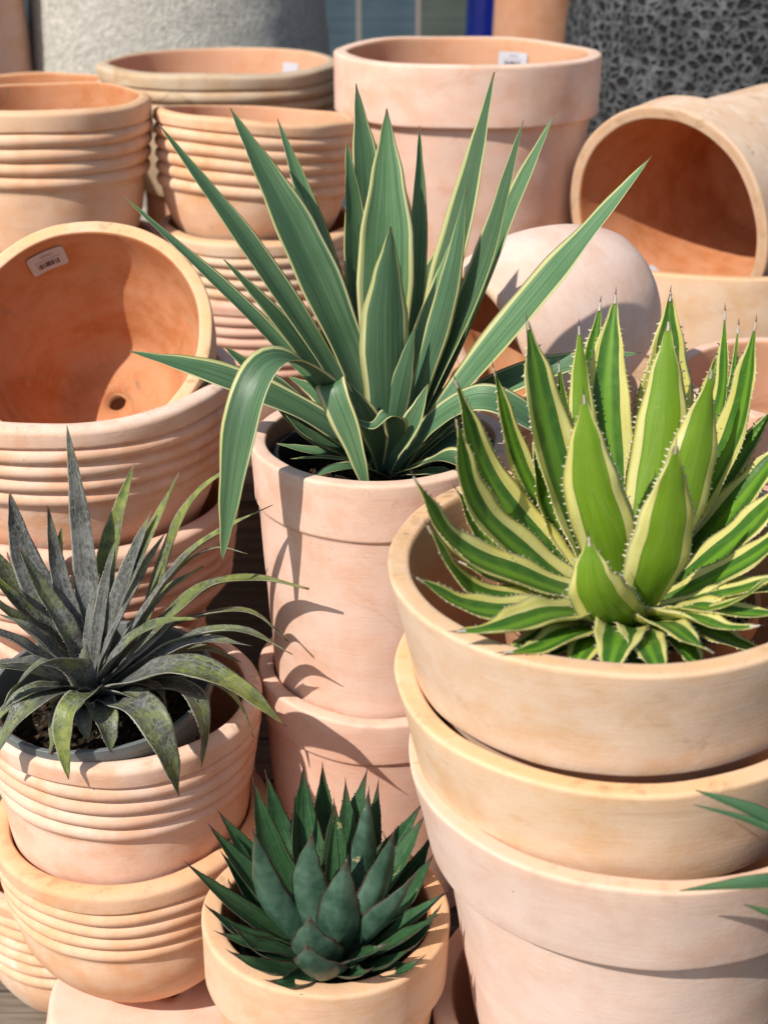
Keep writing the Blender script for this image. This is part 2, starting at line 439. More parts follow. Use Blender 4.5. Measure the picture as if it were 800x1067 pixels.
POT_N = [0]
def pot(x, y, zr, prof, mat, inn, label, tilt=(0,0), rz=None, cat='plant pot', group=None, name='terracotta_pot', H=None, seg=112, wob=.004):
    """zr: height of the rim centre; the origin sits at the base"""
    POT_N[0] += 1
    outer, inner = prof
    Hh = outer[-1][1]
    o = lathe(name, outer, inner, [TC[mat], TCI[inn]], seg, wob, seed=POT_N[0])
    rot = Euler((R_(tilt[0]), R_(tilt[1]), 0))
    ax = rot.to_matrix() @ Vector((0,0,1))
    o.rotation_euler = rot
    o.location = Vector((x,y,zr)) - ax*Hh
    tag(o, label, cat, group or ('ribbed terracotta pots stacked for sale' if 'ribbed' in label else 'smooth terracotta pots stacked for sale'))
    return o

def sticker(p, prof, ang, z0, z1, wid, roll=0.0, printed=True):
    """paper price label stuck inside the wall (its bars and text lines are printed faces)"""
    outer, inner = prof
    V, F, FM = [], [], []
    zc = (z0+z1)/2; h = z1-z0
    rc = inner_r(inner, zc)
    def P(a, b, lift):   # a,b in metres on the label
        ca, sa = math.cos(roll), math.sin(roll)
        aa = a*ca - b*sa; bb = a*sa + b*ca
        z = zc + bb
        r = inner_r(inner, z) - lift
        th = ang - aa / rc
        return (r*math.cos(th), r*math.sin(th), z)
    def quad(a0, a1, b0, b1, lift, m, nx=1, cut=0.0):
        for i in range(nx):
            s0 = a0 + (a1-a0)*i/nx; s1 = a0 + (a1-a0)*(i+1)/nx
            k = len(V)
            V.extend([P(s0,b0,lift), P(s1,b0,lift), P(s1,b1,lift), P(s0,b1,lift)])
            F.append((k,k+1,k+2,k+3)); FM.append(m)
    w = wid; c = h*.14
    quad(-w/2, w/2, -h/2+c, h/2-c, .0022, 0, 8)
    quad(-w/2+c, w/2-c, h/2-c, h/2, .0022, 0, 8)
    quad(-w/2+c, w/2-c, -h/2, -h/2+c, .0022, 0, 8)
    # rounded corners
    for sx in (-1,1):
        for sz in (-1,1):
            k = len(V); cx = sx*(w/2-c); cz = sz*(h/2-c)
            V.append(P(cx, cz, .0022))
            for q in range(5):
                a = PI/2*q/4
                V.append(P(cx+sx*c*math.cos(a), cz+sz*c*math.sin(a), .0022))
            for q in range(4): F.append((k,k+1+q,k+2+q)); FM.append(0)
    if printed:
        rn = random.Random(3)
        a = -w*.30
        while a < w*.28:
            bw = rn.choice((.0009,.0014,.0022))
            quad(a, a+bw, -h*.30, -h*.05, .0028, 1); a += bw + rn.choice((.0007,.001,.0016))
        a = -w*.14
        while a < w*.16:
            quad(a, a+w*.035, h*.22, h*.34, .0028, 2); a += w*.055
        a = -w*.33
        while a < w*.33:
            L = rn.uniform(.05,.13)*w
            quad(a, min(a+L, w*.35), h*.05, h*.10, .0028, 2); a += L + w*.02
    o = mesh_obj('price_sticker', V, F, [M_STICK, M_INK, M_FAINT], p, FM)
    return o

# ------------------------------------------------------------------ leaves
def catmull(P, n):
    P = [Vector(p) for p in P]
    Q = [P[0]*2-P[1]] + P + [P[-1]*2-P[-2]]
    pts = []
    for i in range(1, len(Q)-2):
        for k in range(24):
            t = k/24
            a,b,c,d = Q[i-1],Q[i],Q[i+1],Q[i+2]
            pts.append(.5*((2*b)+(c-a)*t+(2*a-5*b+4*c-d)*t*t+(3*b-a-3*c+d)*t**3))
    pts.append(P[-1])
    L = [0]
    for a, b in zip(pts, pts[1:]): L.append(L[-1]+(b-a).length)
    out = []; j = 0
    for k in range(n+1):
        s = L[-1]*k/n
        while j < len(L)-2 and L[j+1] < s: j += 1
        f = (s-L[j])/max(1e-9, L[j+1]-L[j])
        out.append(pts[j].lerp(pts[j+1], min(1,max(0,f))))
    return out, L[-1]

def interp(tab, t):
    for (a, va), (b, vb) in zip(tab, tab[1:]):
        if t <= b:
            f = (t-a)/(b-a); f = f*f*(3-2*f)*.5 + f*.5
            return va + (vb-va)*f
    return tab[-1][1]

WP = {
 'yucca': [(0,.66),(.12,.60),(.30,.78),(.52,1.0),(.66,.92),(.82,.56),(.93,.24),(1,.02)],
 'agave': [(0,.72),(.15,.78),(.45,1.0),(.65,.90),(.82,.55),(.94,.18),(1,.04)],
 'mang':  [(0,.85),(.2,.92),(.42,1.0),(.65,.80),(.82,.48),(.94,.2),(1,.03)],
 'dark':  [(0,.66),(.2,.80),(.46,1.0),(.64,.86),(.80,.52),(.92,.20),(1,.03)],
}
FOLD = {'yucca': .30, 'agave': .31, 'mang': .34, 'dark': .42}
THK = {'yucca': .035, 'agave': .12, 'mang': .12, 'dark': .17}

def leaf(root, kind, pts, width, hints, mats, rn, teeth=None, spine=None, M=34, N=6, wave=0.0, name='leaf'):
    C, L = catmull(pts, M)
    hs = [Vector(h) for h in hints]
    half = width/2
    V, F, FM, UV = [], [], [], []
    org = Vector(root.location)
    ring = 4*N
    fold = FOLD[kind]*rn.uniform(.7,1.5); vee = rn.uniform(.55,.95) if kind == 'dark' else rn.uniform(.15,.9) if width < .045 else rn.uniform(.1,.4); th = THK[kind]
    ph = rn.uniform(0,6.28)
    tw = rn.uniform(-.12,.12)
    edges = []
    W = WP[kind]
    for i in range(M+1):
        t = i/M
        T = (C[min(M,i+1)]-C[max(0,i-1)]).normalized()
        if len(hs) == 1: h = hs[0]
        else:
            q = t*(len(hs)-1); k = min(len(hs)-2, int(q)); h = hs[k].lerp(hs[k+1], q-k)
        Nn = (h - T*T.dot(h)).normalized()
        S = T.cross(Nn).normalized()
        a = tw*math.sin(t*3+ph)
        Nn, S = Nn*math.cos(a)+S*math.sin(a), S*math.cos(a)-Nn*math.sin(a)
        w = half*interp(W, t)
        fl = fold*(1-.25*t)
        up, lo = [], []
        for k in range(2*N+1):
            s = -1 + k/N
            wv = wave*half*(math.sin(t*26+ph+s*1.5)+.7*math.sin(t*11+ph*2+s))*abs(s)**3
            ridge = 0
            p = C[i] + S*(w*s*(1-.12*fl*s*s)) + Nn*(w*fl*(s*s*(1-vee)+(math.sqrt(s*s+.012)-.11)*vee) + wv)
            up.append(p)
            lo.append(p - Nn*(max(.0006, 2*w*th*(1-s*s)**.6*(1-.5*t))))
        loop = up + lo[-2:0:-1]
        edges.append((up[0], up[-1], S, Nn, T, w))
        for p in loop: V.append(tuple(p-org))
        for k in range(len(loop)):
            if k <= 2*N: UV.append((k/(2*N), t))
            else: UV.append((2 + (4*N-k)/(2*N), t))
    n = 4*N
    me_uv = []
    for i in range(M):
        for k in range(n):
            k2 = (k+1) % n
            F.append((i*n+k, i*n+k2, (i+1)*n+k2, (i+1)*n+k)); FM.append(0)
            low = k >= 2*N
            def uvp(ii, kk):
                kk0 = kk
                if low:
                    q = 4*N-kk if kk != 0 else 0
                    return (2 + min(.999, max(.001, q/(2*N))), ii/M)
                return (min(.999, max(.001, kk/(2*N))), ii/M)
            kk2 = k2 if not (low and k2 == 0) else 4*N
            me_uv += [uvp(i,k), uvp(i,kk2), uvp(i+1,kk2), uvp(i+1,k)]
    # tip cap
    F.append(tuple(M*n+k for k in range(n))); FM.append(0); me_uv += [(.5,1)]*n
    F.append(tuple(reversed(range(n)))); FM.append(0); me_uv += [(.5,0)]*n
    if teeth:
        step, size, t0, t1 = teeth
        for side in (0, 1):
            d = L*t0
            while d < L*t1:
                f = d/L*M; i = int(f); fr = f-i
                e = edges[i]; e2 = edges[min(M,i+1)]
                p = e[side].lerp(e2[side], fr)
                S = e[2]*(-1 if side == 0 else 1); Nn, T = e[3], e[4]
                sz = size*rn.uniform(.6,1.3)
                dirn = (S + T*rn.uniform(-.1,.5) + Nn*rn.uniform(.0,.4)).normalized()
                b = sz*.45
                k = len(V)
                q = p - S*b*.35
                for o_ in (q-T*b, q+T*b, q-Nn*b*.6, p+dirn*sz): V.append(tuple(o_-org))
                for tri in ((k,k+1,k+3),(k+1,k+2,k+3),(k+2,k,k+3)):
                    F.append(tri); FM.append(1); me_uv += [(.5,.5)]*3
                d += step*rn.uniform(.6,1.5)
    if spine:
        ln, rad = spine
        T = (C[-1]-C[-3]).normalized(); Nn = edges[-1][3]; S = edges[-1][2]
        b = C[-1] - T*ln*.45
        k = len(V)
        for q in range(6):
            a = q*PI/3
            V.append(tuple(b + S*rad*math.cos(a) + Nn*rad*math.sin(a) - org))
        for q in range(6):
            a = q*PI/3
            V.append(tuple(b + T*ln*.5 + S*rad*.55*math.cos(a) + Nn*rad*.55*math.sin(a) - org))
        V.append(tuple(b + T*ln + Nn*ln*.04 - org))
        for q in range(6):
            q2 = (q+1)%6
            F.append((k+q,k+q2,k+6+q2,k+6+q)); FM.append(2); me_uv += [(.5,.5)]*4
            F.append((k+6+q,k+6+q2,k+12)); FM.append(3); me_uv += [(.5,.5)]*3
    me = bpy.data.meshes.new(name)
    me.from_pydata(V, [], F)
    for m in mats: me.materials.append(m)
    me.polygons.foreach_set('material_index', FM)
    me.polygons.foreach_set('use_smooth', [True]*len(F))
    uvl = me.uv_layers.new(name='UVMap')
    flat = [c for p in me_uv for c in p]
    uvl.data.foreach_set('uv', flat)
    me.update()
    o = bpy.data.objects.new(name, me)
    return link(o, root)

def rosette(name, centre, leaves, kind, mats, label, seed, **kw):
    root = empty(name, centre)
    tag(root, label, 'plant')
    rn = random.Random(seed)
    for i, (pts, w, hints) in enumerate(leaves):
        leaf(root, kind, pts, w, hints, mats[i] if isinstance(mats[0], list) else mats, rn, **kw)
    return root

# ------------------------------------------------------------------ soil, nursery pots
def soil_disc(parent, z, r, chips, chipmat, seed, size=(.003,.009)):
    rn = random.Random(seed)
    V, F, FM = [(0,0,z+.004)], [], []
    rings, seg = 12, 48
    for i in range(1, rings+1):
        for j in range(seg):
            a = 2*PI*j/seg
            rr = r*i/rings
            V.append((rr*math.cos(a), rr*math.sin(a), z + rn.uniform(-.003,.004)))
    for j in range(seg):
        F.append((0, 1+j, 1+(j+1)%seg)); FM.append(0)
    for i in range(rings-1):
        for j in range(seg):
            j2 = (j+1)%seg
            F.append((1+i*seg+j, 1+(i+1)*seg+j, 1+(i+1)*seg+j2, 1+i*seg+j2)); FM.append(0)
    for _ in range(chips):
        a = rn.uniform(0,6.28); rr = r*.97*math.sqrt(rn.random())
        c = Vector((rr*math.cos(a), rr*math.sin(a), z+.005))
        e = Euler((rn.uniform(0,6),rn.uniform(0,6),rn.uniform(0,6))).to_matrix()
        s = rn.uniform(*size)
        k = len(V)
        for p in ((1,0,-.3),(-.5,.8,-.3),(-.6,-.7,-.2),(.2,.1,.7),(-.1,.3,-.7)):
            V.append(tuple(c + e @ (Vector(p)*s*rn.uniform(.6,1.1))))
        for f in ((0,1,3),(1,2,3),(2,0,3),(1,0,4),(2,1,4),(0,2,4)):
            F.append(tuple(k+q for q in f)); FM.append(1)
    return mesh_obj('soil', V, F, [M_SOIL, chipmat], parent, FM, smooth=False)

def nursery_pot(x, y, zr, R, H, mat, label, tilt=(0,0), soil=.02, chips=120, chipmat=None, lip=.012, seed=1, name='nursery_pot'):
    root = empty(name, (x,y,zr-H))
    root.rotation_euler = (R_(tilt[0]), R_(tilt[1]), 0)
    tag(root, label, 'nursery pot', 'nursery pots set inside the terracotta pots')
    out = fillet([(.008,0,0),(R*.78,0,.006),(R*.955,H-lip-.012,.003),(R*.965,H-lip-.004,.002),(R-.001,H-lip,.002),(R,H,.003),(R-.003,H,0)])
    inn = fillet([(R-.003,H,0),(R-.006,H,.002),(R*.93,H-lip,.003),(R*.75,.006,.004),(.008,.004,0)])
    lathe('pot_shell', out, inn, [mat, mat], 96, .002, .0006, seed=seed, parent=root)
    soil_disc(root, H-soil, R*.93, chips, chipmat or M_CHIP, seed)
    return root

# ================================================================== WORLD / LIGHT / CAMERA
w = bpy.data.worlds.new('World'); SC.world = w; w.use_nodes = True
nt = w.node_tree
bg = nt.nodes['Background']
sky = nt.nodes.new('ShaderNodeTexSky'); sky.sky_type = 'NISHITA'; sky.sun_disc = False
SUN_EL, SUN_AZ = 44.0, 227.0      # azimuth clockwise from +Y
sky.sun_elevation = R_(SUN_EL); sky.sun_rotation = R_(SUN_AZ)
sky.air_density = 1.0; sky.dust_density = 1.2
nt.links.new(sky.outputs[0], bg.inputs[0]); bg.inputs[1].default_value = .12
sun = bpy.data.lights.new('sun', 'SUN'); sun.energy = 5.0; sun.angle = R_(.55); sun.color = (1, .945, .865)
so = bpy.data.objects.new('sun', sun); COL.objects.link(so)
to_sun = Vector((math.sin(R_(SUN_AZ))*math.cos(R_(SUN_EL)), math.cos(R_(SUN_AZ))*math.cos(R_(SUN_EL)), math.sin(R_(SUN_EL))))
so.rotation_euler = to_sun.to_track_quat('Z','Y').to_euler(); so.location = to_sun*6
SC.view_settings.view_transform = 'Standard'; SC.view_settings.look = 'None'; SC.view_settings.exposure = 0
cam = bpy.data.cameras.new('camera'); co = bpy.data.objects.new('camera', cam); COL.objects.link(co)
co.location = (0,0,1.5); co.rotation_euler = (R_(90-24), 0, 0)
cam.sensor_fit = 'VERTICAL'; cam.sensor_height = 36; cam.sensor_width = 27
cam.lens = 1500/1067*36; cam.clip_end = 200; cam.clip_start = .02
cam.dof.use_dof = True; cam.dof.focus_distance = 1.56; cam.dof.aperture_fstop = 5.2
SC.camera = co

# ================================================================== SETTING
def wood_mat(name, a, b, scale=1.0):
    t = NT(name); co_ = t.obj()
    x, y, z = t.sep(co_)
    g = t.noise(t.comb(t.math('MULTIPLY', x, .7), t.math('MULTIPLY', y, 14), t.math('MULTIPLY', z, 14)), 6*scale, 6, .65, .4)
    n = t.noise(co_, 3, 3, .5)
    c = t.mix(t.ramp(g, .3, .7), a, b)
    c = t.mix(t.ramp(n, .3, .7, 0, .5), c, tuple(v*.6 for v in a))
    return t.finish(c, .85, t.bump(g, .5, .003), .2)
M_DECK = wood_mat('weathered_deck', (.13,.105,.08), (.27,.225,.175))
M_BENCH = wood_mat('bench_timber', (.07,.05,.035), (.15,.11,.08))

def box(V, F, x0, x1, y0, y1, z0, z1):
    k = len(V)
    V += [(x0,y0,z0),(x1,y0,z0),(x1,y1,z0),(x0,y1,z0),(x0,y0,z1),(x1,y0,z1),(x1,y1,z1),(x0,y1,z1)]
    F += [tuple(k+i for i in f) for f in ((0,3,2,1),(4,5,6,7),(0,1,5,4),(1,2,6,5),(2,3,7,6),(3,0,4,7))]

# ground sheet and boards lying on it
g = NT('dry_ground'); gco = g.obj()
gn = g.noise(gco, 3, 8, .7)
M_GROUND = g.finish(g.mix(gn, (.16,.125,.095), (.28,.235,.185)), .95, g.bump(g.noise(gco, 60, 5, .7), .5, .01), .1)
tag(mesh_obj('ground', [(-60,-60,-.034),(60,-60,-.034),(60,60,-.034),(-60,60,-.034)], [(0,1,2,3)], [M_GROUND], smooth=False), kind='structure')
V, F = [], []
for i in range(16):
    y0 = .55 + i*.1
    box(V, F, -1.6, 1.6, y0, y0+.092, -.03, random.uniform(-.003, 0))
deck = mesh_obj('timber_deck', V, F, [M_DECK], smooth=False)
tag(deck, 'weathered grey timber boards under the pots, seen at the lower left corner', 'decking')

def bench(x0, x1, y0, y1, ztop, label):
    root = empty('display_bench', ((x0+x1)/2, (y0+y1)/2, 0))
    tag(root, label, 'bench')
    V, F = [], []
    n = max(2, round((y1-y0)/.12)); wd = (y1-y0)/n
    for i in range(n):
        box(V, F, x0, x1, y0+i*wd, y0+(i+1)*wd-.008, ztop-.03, ztop)
    o = mesh_obj('bench_top', V, F, [M_BENCH], root, smooth=False); o.location = -root.location
    V, F = [], []
    box(V, F, x0+.02, x1-.02, y0+.02, y0+.05, 0.0, ztop-.031)
    o = mesh_obj('front_board', V, F, [M_BENCH], root, smooth=False); o.location = -root.location
    for xx in (x0+.06, x1-.12):
        V, F = [], []
        box(V, F, xx, xx+.06, y1-.1, y1-.04, 0.0, ztop-.031)
        o = mesh_obj('leg', V, F, [M_BENCH], root, smooth=False); o.location = -root.location
bench(-.19, 1.05, 1.435, 2.10, .285, 'low dark timber bench hidden beneath the middle stacks')
bench(-1.3, 1.3, 2.135, 3.30, .60, 'higher dark timber bench carrying the rear stacks')

# ================================================================== POTS
rib = prof_ribbed
# front left stack with the mottled plant
pA1 = rib(.165, .205, 4, .029, .0202, .84, .021, taper=.935, belly=.006)
pot(-.312, 1.484, .6085, pA1, 'ribbed', 'orange', 'ribbed pink terracotta pot holding the grey nursery pot of the mottled plant', (1,1))
pA2 = rib(.169, .217, 4, .030, .0195, .62, .023, taper=.945, belly=.026)
pot(-.313, 1.482, .440, pA2, 'orange', 'orange', 'ribbed orange terracotta pot under the mottled plant\'s pot, at the lower left', (0,-1))
pA3 = rib(.162, .222, 6, .026, .0205, .74, .02, taper=.93, belly=.01)
pot(-.445, 1.71, .222, pA3, 'worn2', 'orange', 'whitened ribbed pot cut off at the bottom left corner beside the timber boards', (0,0))
# small front pot
pB1 = prof_smooth(.130, .260, .075, .009, .76, .022, .985, .011)
pot(-.060, 1.203, .512, pB1, 'orange', 'orange', 'small smooth orange terracotta pot holding the dark green agave in front', (0,1))
pB2 = prof_smooth(.130, .255, .06, .008, .78)
pot(-.058, 1.203, .255, pB2, 'pink', 'rose', 'smooth terracotta pot below the frame, under the dark agave\'s pot')
# centre stack with the yucca
pC1 = prof_smooth(.152, .317, .068, .0042, .865, .0185, .985, .007)
pot(-.004, 1.577, .896, pC1, 'pink', 'rose', 'tall smooth pink pot holding the striped sword-leaved plant in the centre', (0,0))
pC2 = prof_smooth(.156, .313, .056, .0046, .86, .0195, .985, .007)
pot(-.002, 1.575, .598, pC2, 'rose', 'rose', 'smooth pink pot directly beneath the tall centre pot, crossed by long leaf shadows', (0,0))
# right stack with the variegated agave
def pD(R, H=.24): return prof_smooth(R, H, .116, .012, .66, .022, .895, .009)
pot(.221, 1.226, .912, pD(.219), 'buff', 'buff', 'wide buff pot with the yellow-edged agave, topmost of the right stack', (1.5,-2))
pot(.231, 1.220, .801, pD(.222), 'honey', 'buff', 'wide buff pot in the middle of the right stack', (1,-2))
pot(.256, 1.212, .711, prof_smooth(.233, .33, .102, .015, .73, .020, .915, .009), 'pale', 'buff', 'wide pale pink pot with a deep lip, lowest of the right stack', (0,-2))
pot(.266, 1.210, .385, prof_smooth(.215, .385, .09, .014, .80, .024, .95, .010), 'pink', 'rose', 'wide pot below the frame carrying the right stack')
# left middle stack : tilted bowl in wide ribbed pot
pE1 = prof_smooth(.167, .230, .053, .005, .58, .0185, .98, .009)
E1 = pot(-.383, 1.758, .964, pE1, 'buff', 'orange', 'pot tipped on its side showing a deep orange inside with drain hole and white label', (46.5, -3))
sticker(E1, pE1, R_(114), .172, .211, .052)
pE2 = rib(.215, .223, 4, .0285, .0204, .68, .023, amp=.0066, taper=.925)
pot(-.407, 1.786, .907, pE2, 'ribbed', 'rose', 'wide ribbed pink pot cradling the tipped pot with the label')
pot(-.404, 1.786, .735, rib(.205, .205, 5, .026, .020, .58, .023, amp=.0066, taper=.93), 'rose', 'rose', 'wide ribbed pot in shade beneath the pot that cradles the tipped one')
pot(-.404, 1.80, .545, rib(.150, .545, 5, .026, .020, .74, .02, amp=.006, taper=.95), 'rose', 'rose', 'tall ribbed pot at the foot of the stack behind the mottled plant')
# upper left
pot(-.558, 2.43, 1.163, rib(.176, .25, 4, .034, .0225, .74, .020, amp=.007, taper=.935), 'orange', 'orange', 'orange ribbed pot at the left edge, above and behind the tipped pot')
pot(-.555, 2.43, .935, rib(.178, .335, 4, .03, .021, .68, .022, amp=.007, taper=.94), 'rose', 'rose', 'ribbed pot hidden under the orange ribbed pot at the left edge')
pot(-.71, 2.93, 1.115, prof_smooth(.20, .515, .06, .008, .8), 'orange', 'orange', 'orange pot whose flat rim shows behind the left ribbed pot')
# centre back ribbed stack
pot(-.215, 2.49, 1.128, rib(.170, .200, 5, .023, .0205, .74, .017, amp=.0064, taper=.95), 'orange', 'rose', 'peach ribbed pot with five rings behind the striped leaves, top of its stack', (-4.5,3.5))
pot(-.215, 2.49, .948, rib(.178, .21, 4, .026, .0185, .70, .022, amp=.007, taper=.95), 'buff', 'orange', 'yellowish ribbed pot second in the stack behind the striped leaves')
pot(-.213, 2.49, .845, rib(.178, .245, 6, .024, .0185, .70, .022, amp=.007, taper=.95), 'rose', 'rose', 'pink ribbed pot lowest in the stack behind the striped leaves')
pG1 = rib(.243, .25, 3, .030, .026, .70, .026, amp=.008, taper=.95)
G1 = pot(-.333, 3.02, 1.152, pG1, 'worn', 'rose', 'wide weathered yellowish ribbed pot at the back with a white tag inside')
sticker(G1, pG1, R_(50), .205, .226, .045, printed=False)
pot(-.300, 3.05, .912, prof_smooth(.20, .312, .08, .01, .8), 'red', 'rose', 'pot hidden under the wide weathered pot at the back')
# big smooth pot top centre
pH = prof_smooth(.241, .46, .102, .014, .80, .026, .995, .012)
Hh = pot(.150, 2.70, 1.206, pH, 'pink', 'rose', 'large smooth pink pot with a thick lip at the top centre', (0,.4))
sticker(Hh, pH, R_(62), .405, .437, .060, printed=True)
pot(.150, 2.70, .752, prof_smooth(.235, .152, .08, .012, .9, .026, .99, .012), 'pink', 'rose', 'shallow pot hidden under the large smooth pink pot', (0,0))
# right rear : lying pot on upright pot, round pot on its side
def lying(x, y, z, prof, mat, inn, label, n):
    """rim centre at x,y,z with the mouth facing direction n"""
    POT_N[0] += 1
    outer, inner = prof
    o = lathe('terracotta_pot', outer, inner, [TC[mat], TCI[inn]], 112, .004, seed=POT_N[0])
    n = Vector(n).normalized()
    o.rotation_euler = n.to_track_quat('Z','Y').to_euler()
    o.location = Vector((x,y,z)) - n*outer[-1][1]
    return tag(o, label, 'plant pot', 'smooth terracotta pots stacked for sale')
pI = prof_smooth(.200, .36, .080, .022, .74, .022, .985, .009)
I_ = lying(.472, 2.42, .955, pI, 'aged', 'orange', 'buff pot lying on its side at the upper right, dark orange inside facing left', (-.70,-.70,-.15))
sticker(I_, pI, R_(241), .262, .292, .050, printed=False)
pJ = prof_smooth(.258, .30, .14, .006, .84, .022, .99, .006)
J = pot(.575, 2.50, .900, pJ, 'honey', 'orange', 'upright buff pot under the lying pot at the right edge', (-2,0))
pL = prof_round(.126, .232, base=.5)
lying(.136, 1.815, .921, pL, 'pale', 'orange', 'pale round-bottomed pot tipped over between the striped leaves and the variegated agave', (-.86,-.42,-.30))
pot(.222, 1.985, .825, prof_smooth(.145, .540, .06, .006, .8), 'orange', 'orange', 'orange pot beneath the pale tipped pot, mostly hidden by leaves')
pot(.600, 1.93, .850, prof_smooth(.195, .36, .09, .008, .8, .022, .99, .010), 'rose', 'rose', 'smooth pot at the right edge behind the yellow-edged agave')
pot(.600, 1.93, .50, prof_smooth(.195, .215, .07, .008, .8, .022, .99, .010), 'rose', 'rose', 'pot under the smooth pot behind the yellow-edged agave')

lying(-.270, 1.425, 0.0, prof_smooth(.185, .200, .06, .006, .82), 'pink', 'rose', 'upturned smooth pink pot at the bottom edge, under the ribbed orange pot', (0,0,-1))
# nursery pots inside
nursery_pot(-.322, 1.472, .634, .132, .165, M_GREYPOT, 'grey plastic nursery pot of the mottled plant, tilted in the ribbed pot', (5,-3), .055, 160, seed=3)
nursery_pot(-.057, 1.205, .484, .097, .13, M_BLACKPOT, 'dark plastic nursery pot inside the small front pot', (0,0), .018, 120, seed=4)
nursery_pot(-.004, 1.577, .878, .126, .16, M_BLACKPOT, 'black nursery pot sunk in the tall centre pot', (0,0), .05, 220, seed=5)
nursery_pot(.235, 1.240, .868, .126, .15, TC['red'], 'terracotta inner pot with pale gravel inside the wide buff pot', (0,0), .02, 420, M_GRAVEL, .02, seed=6)

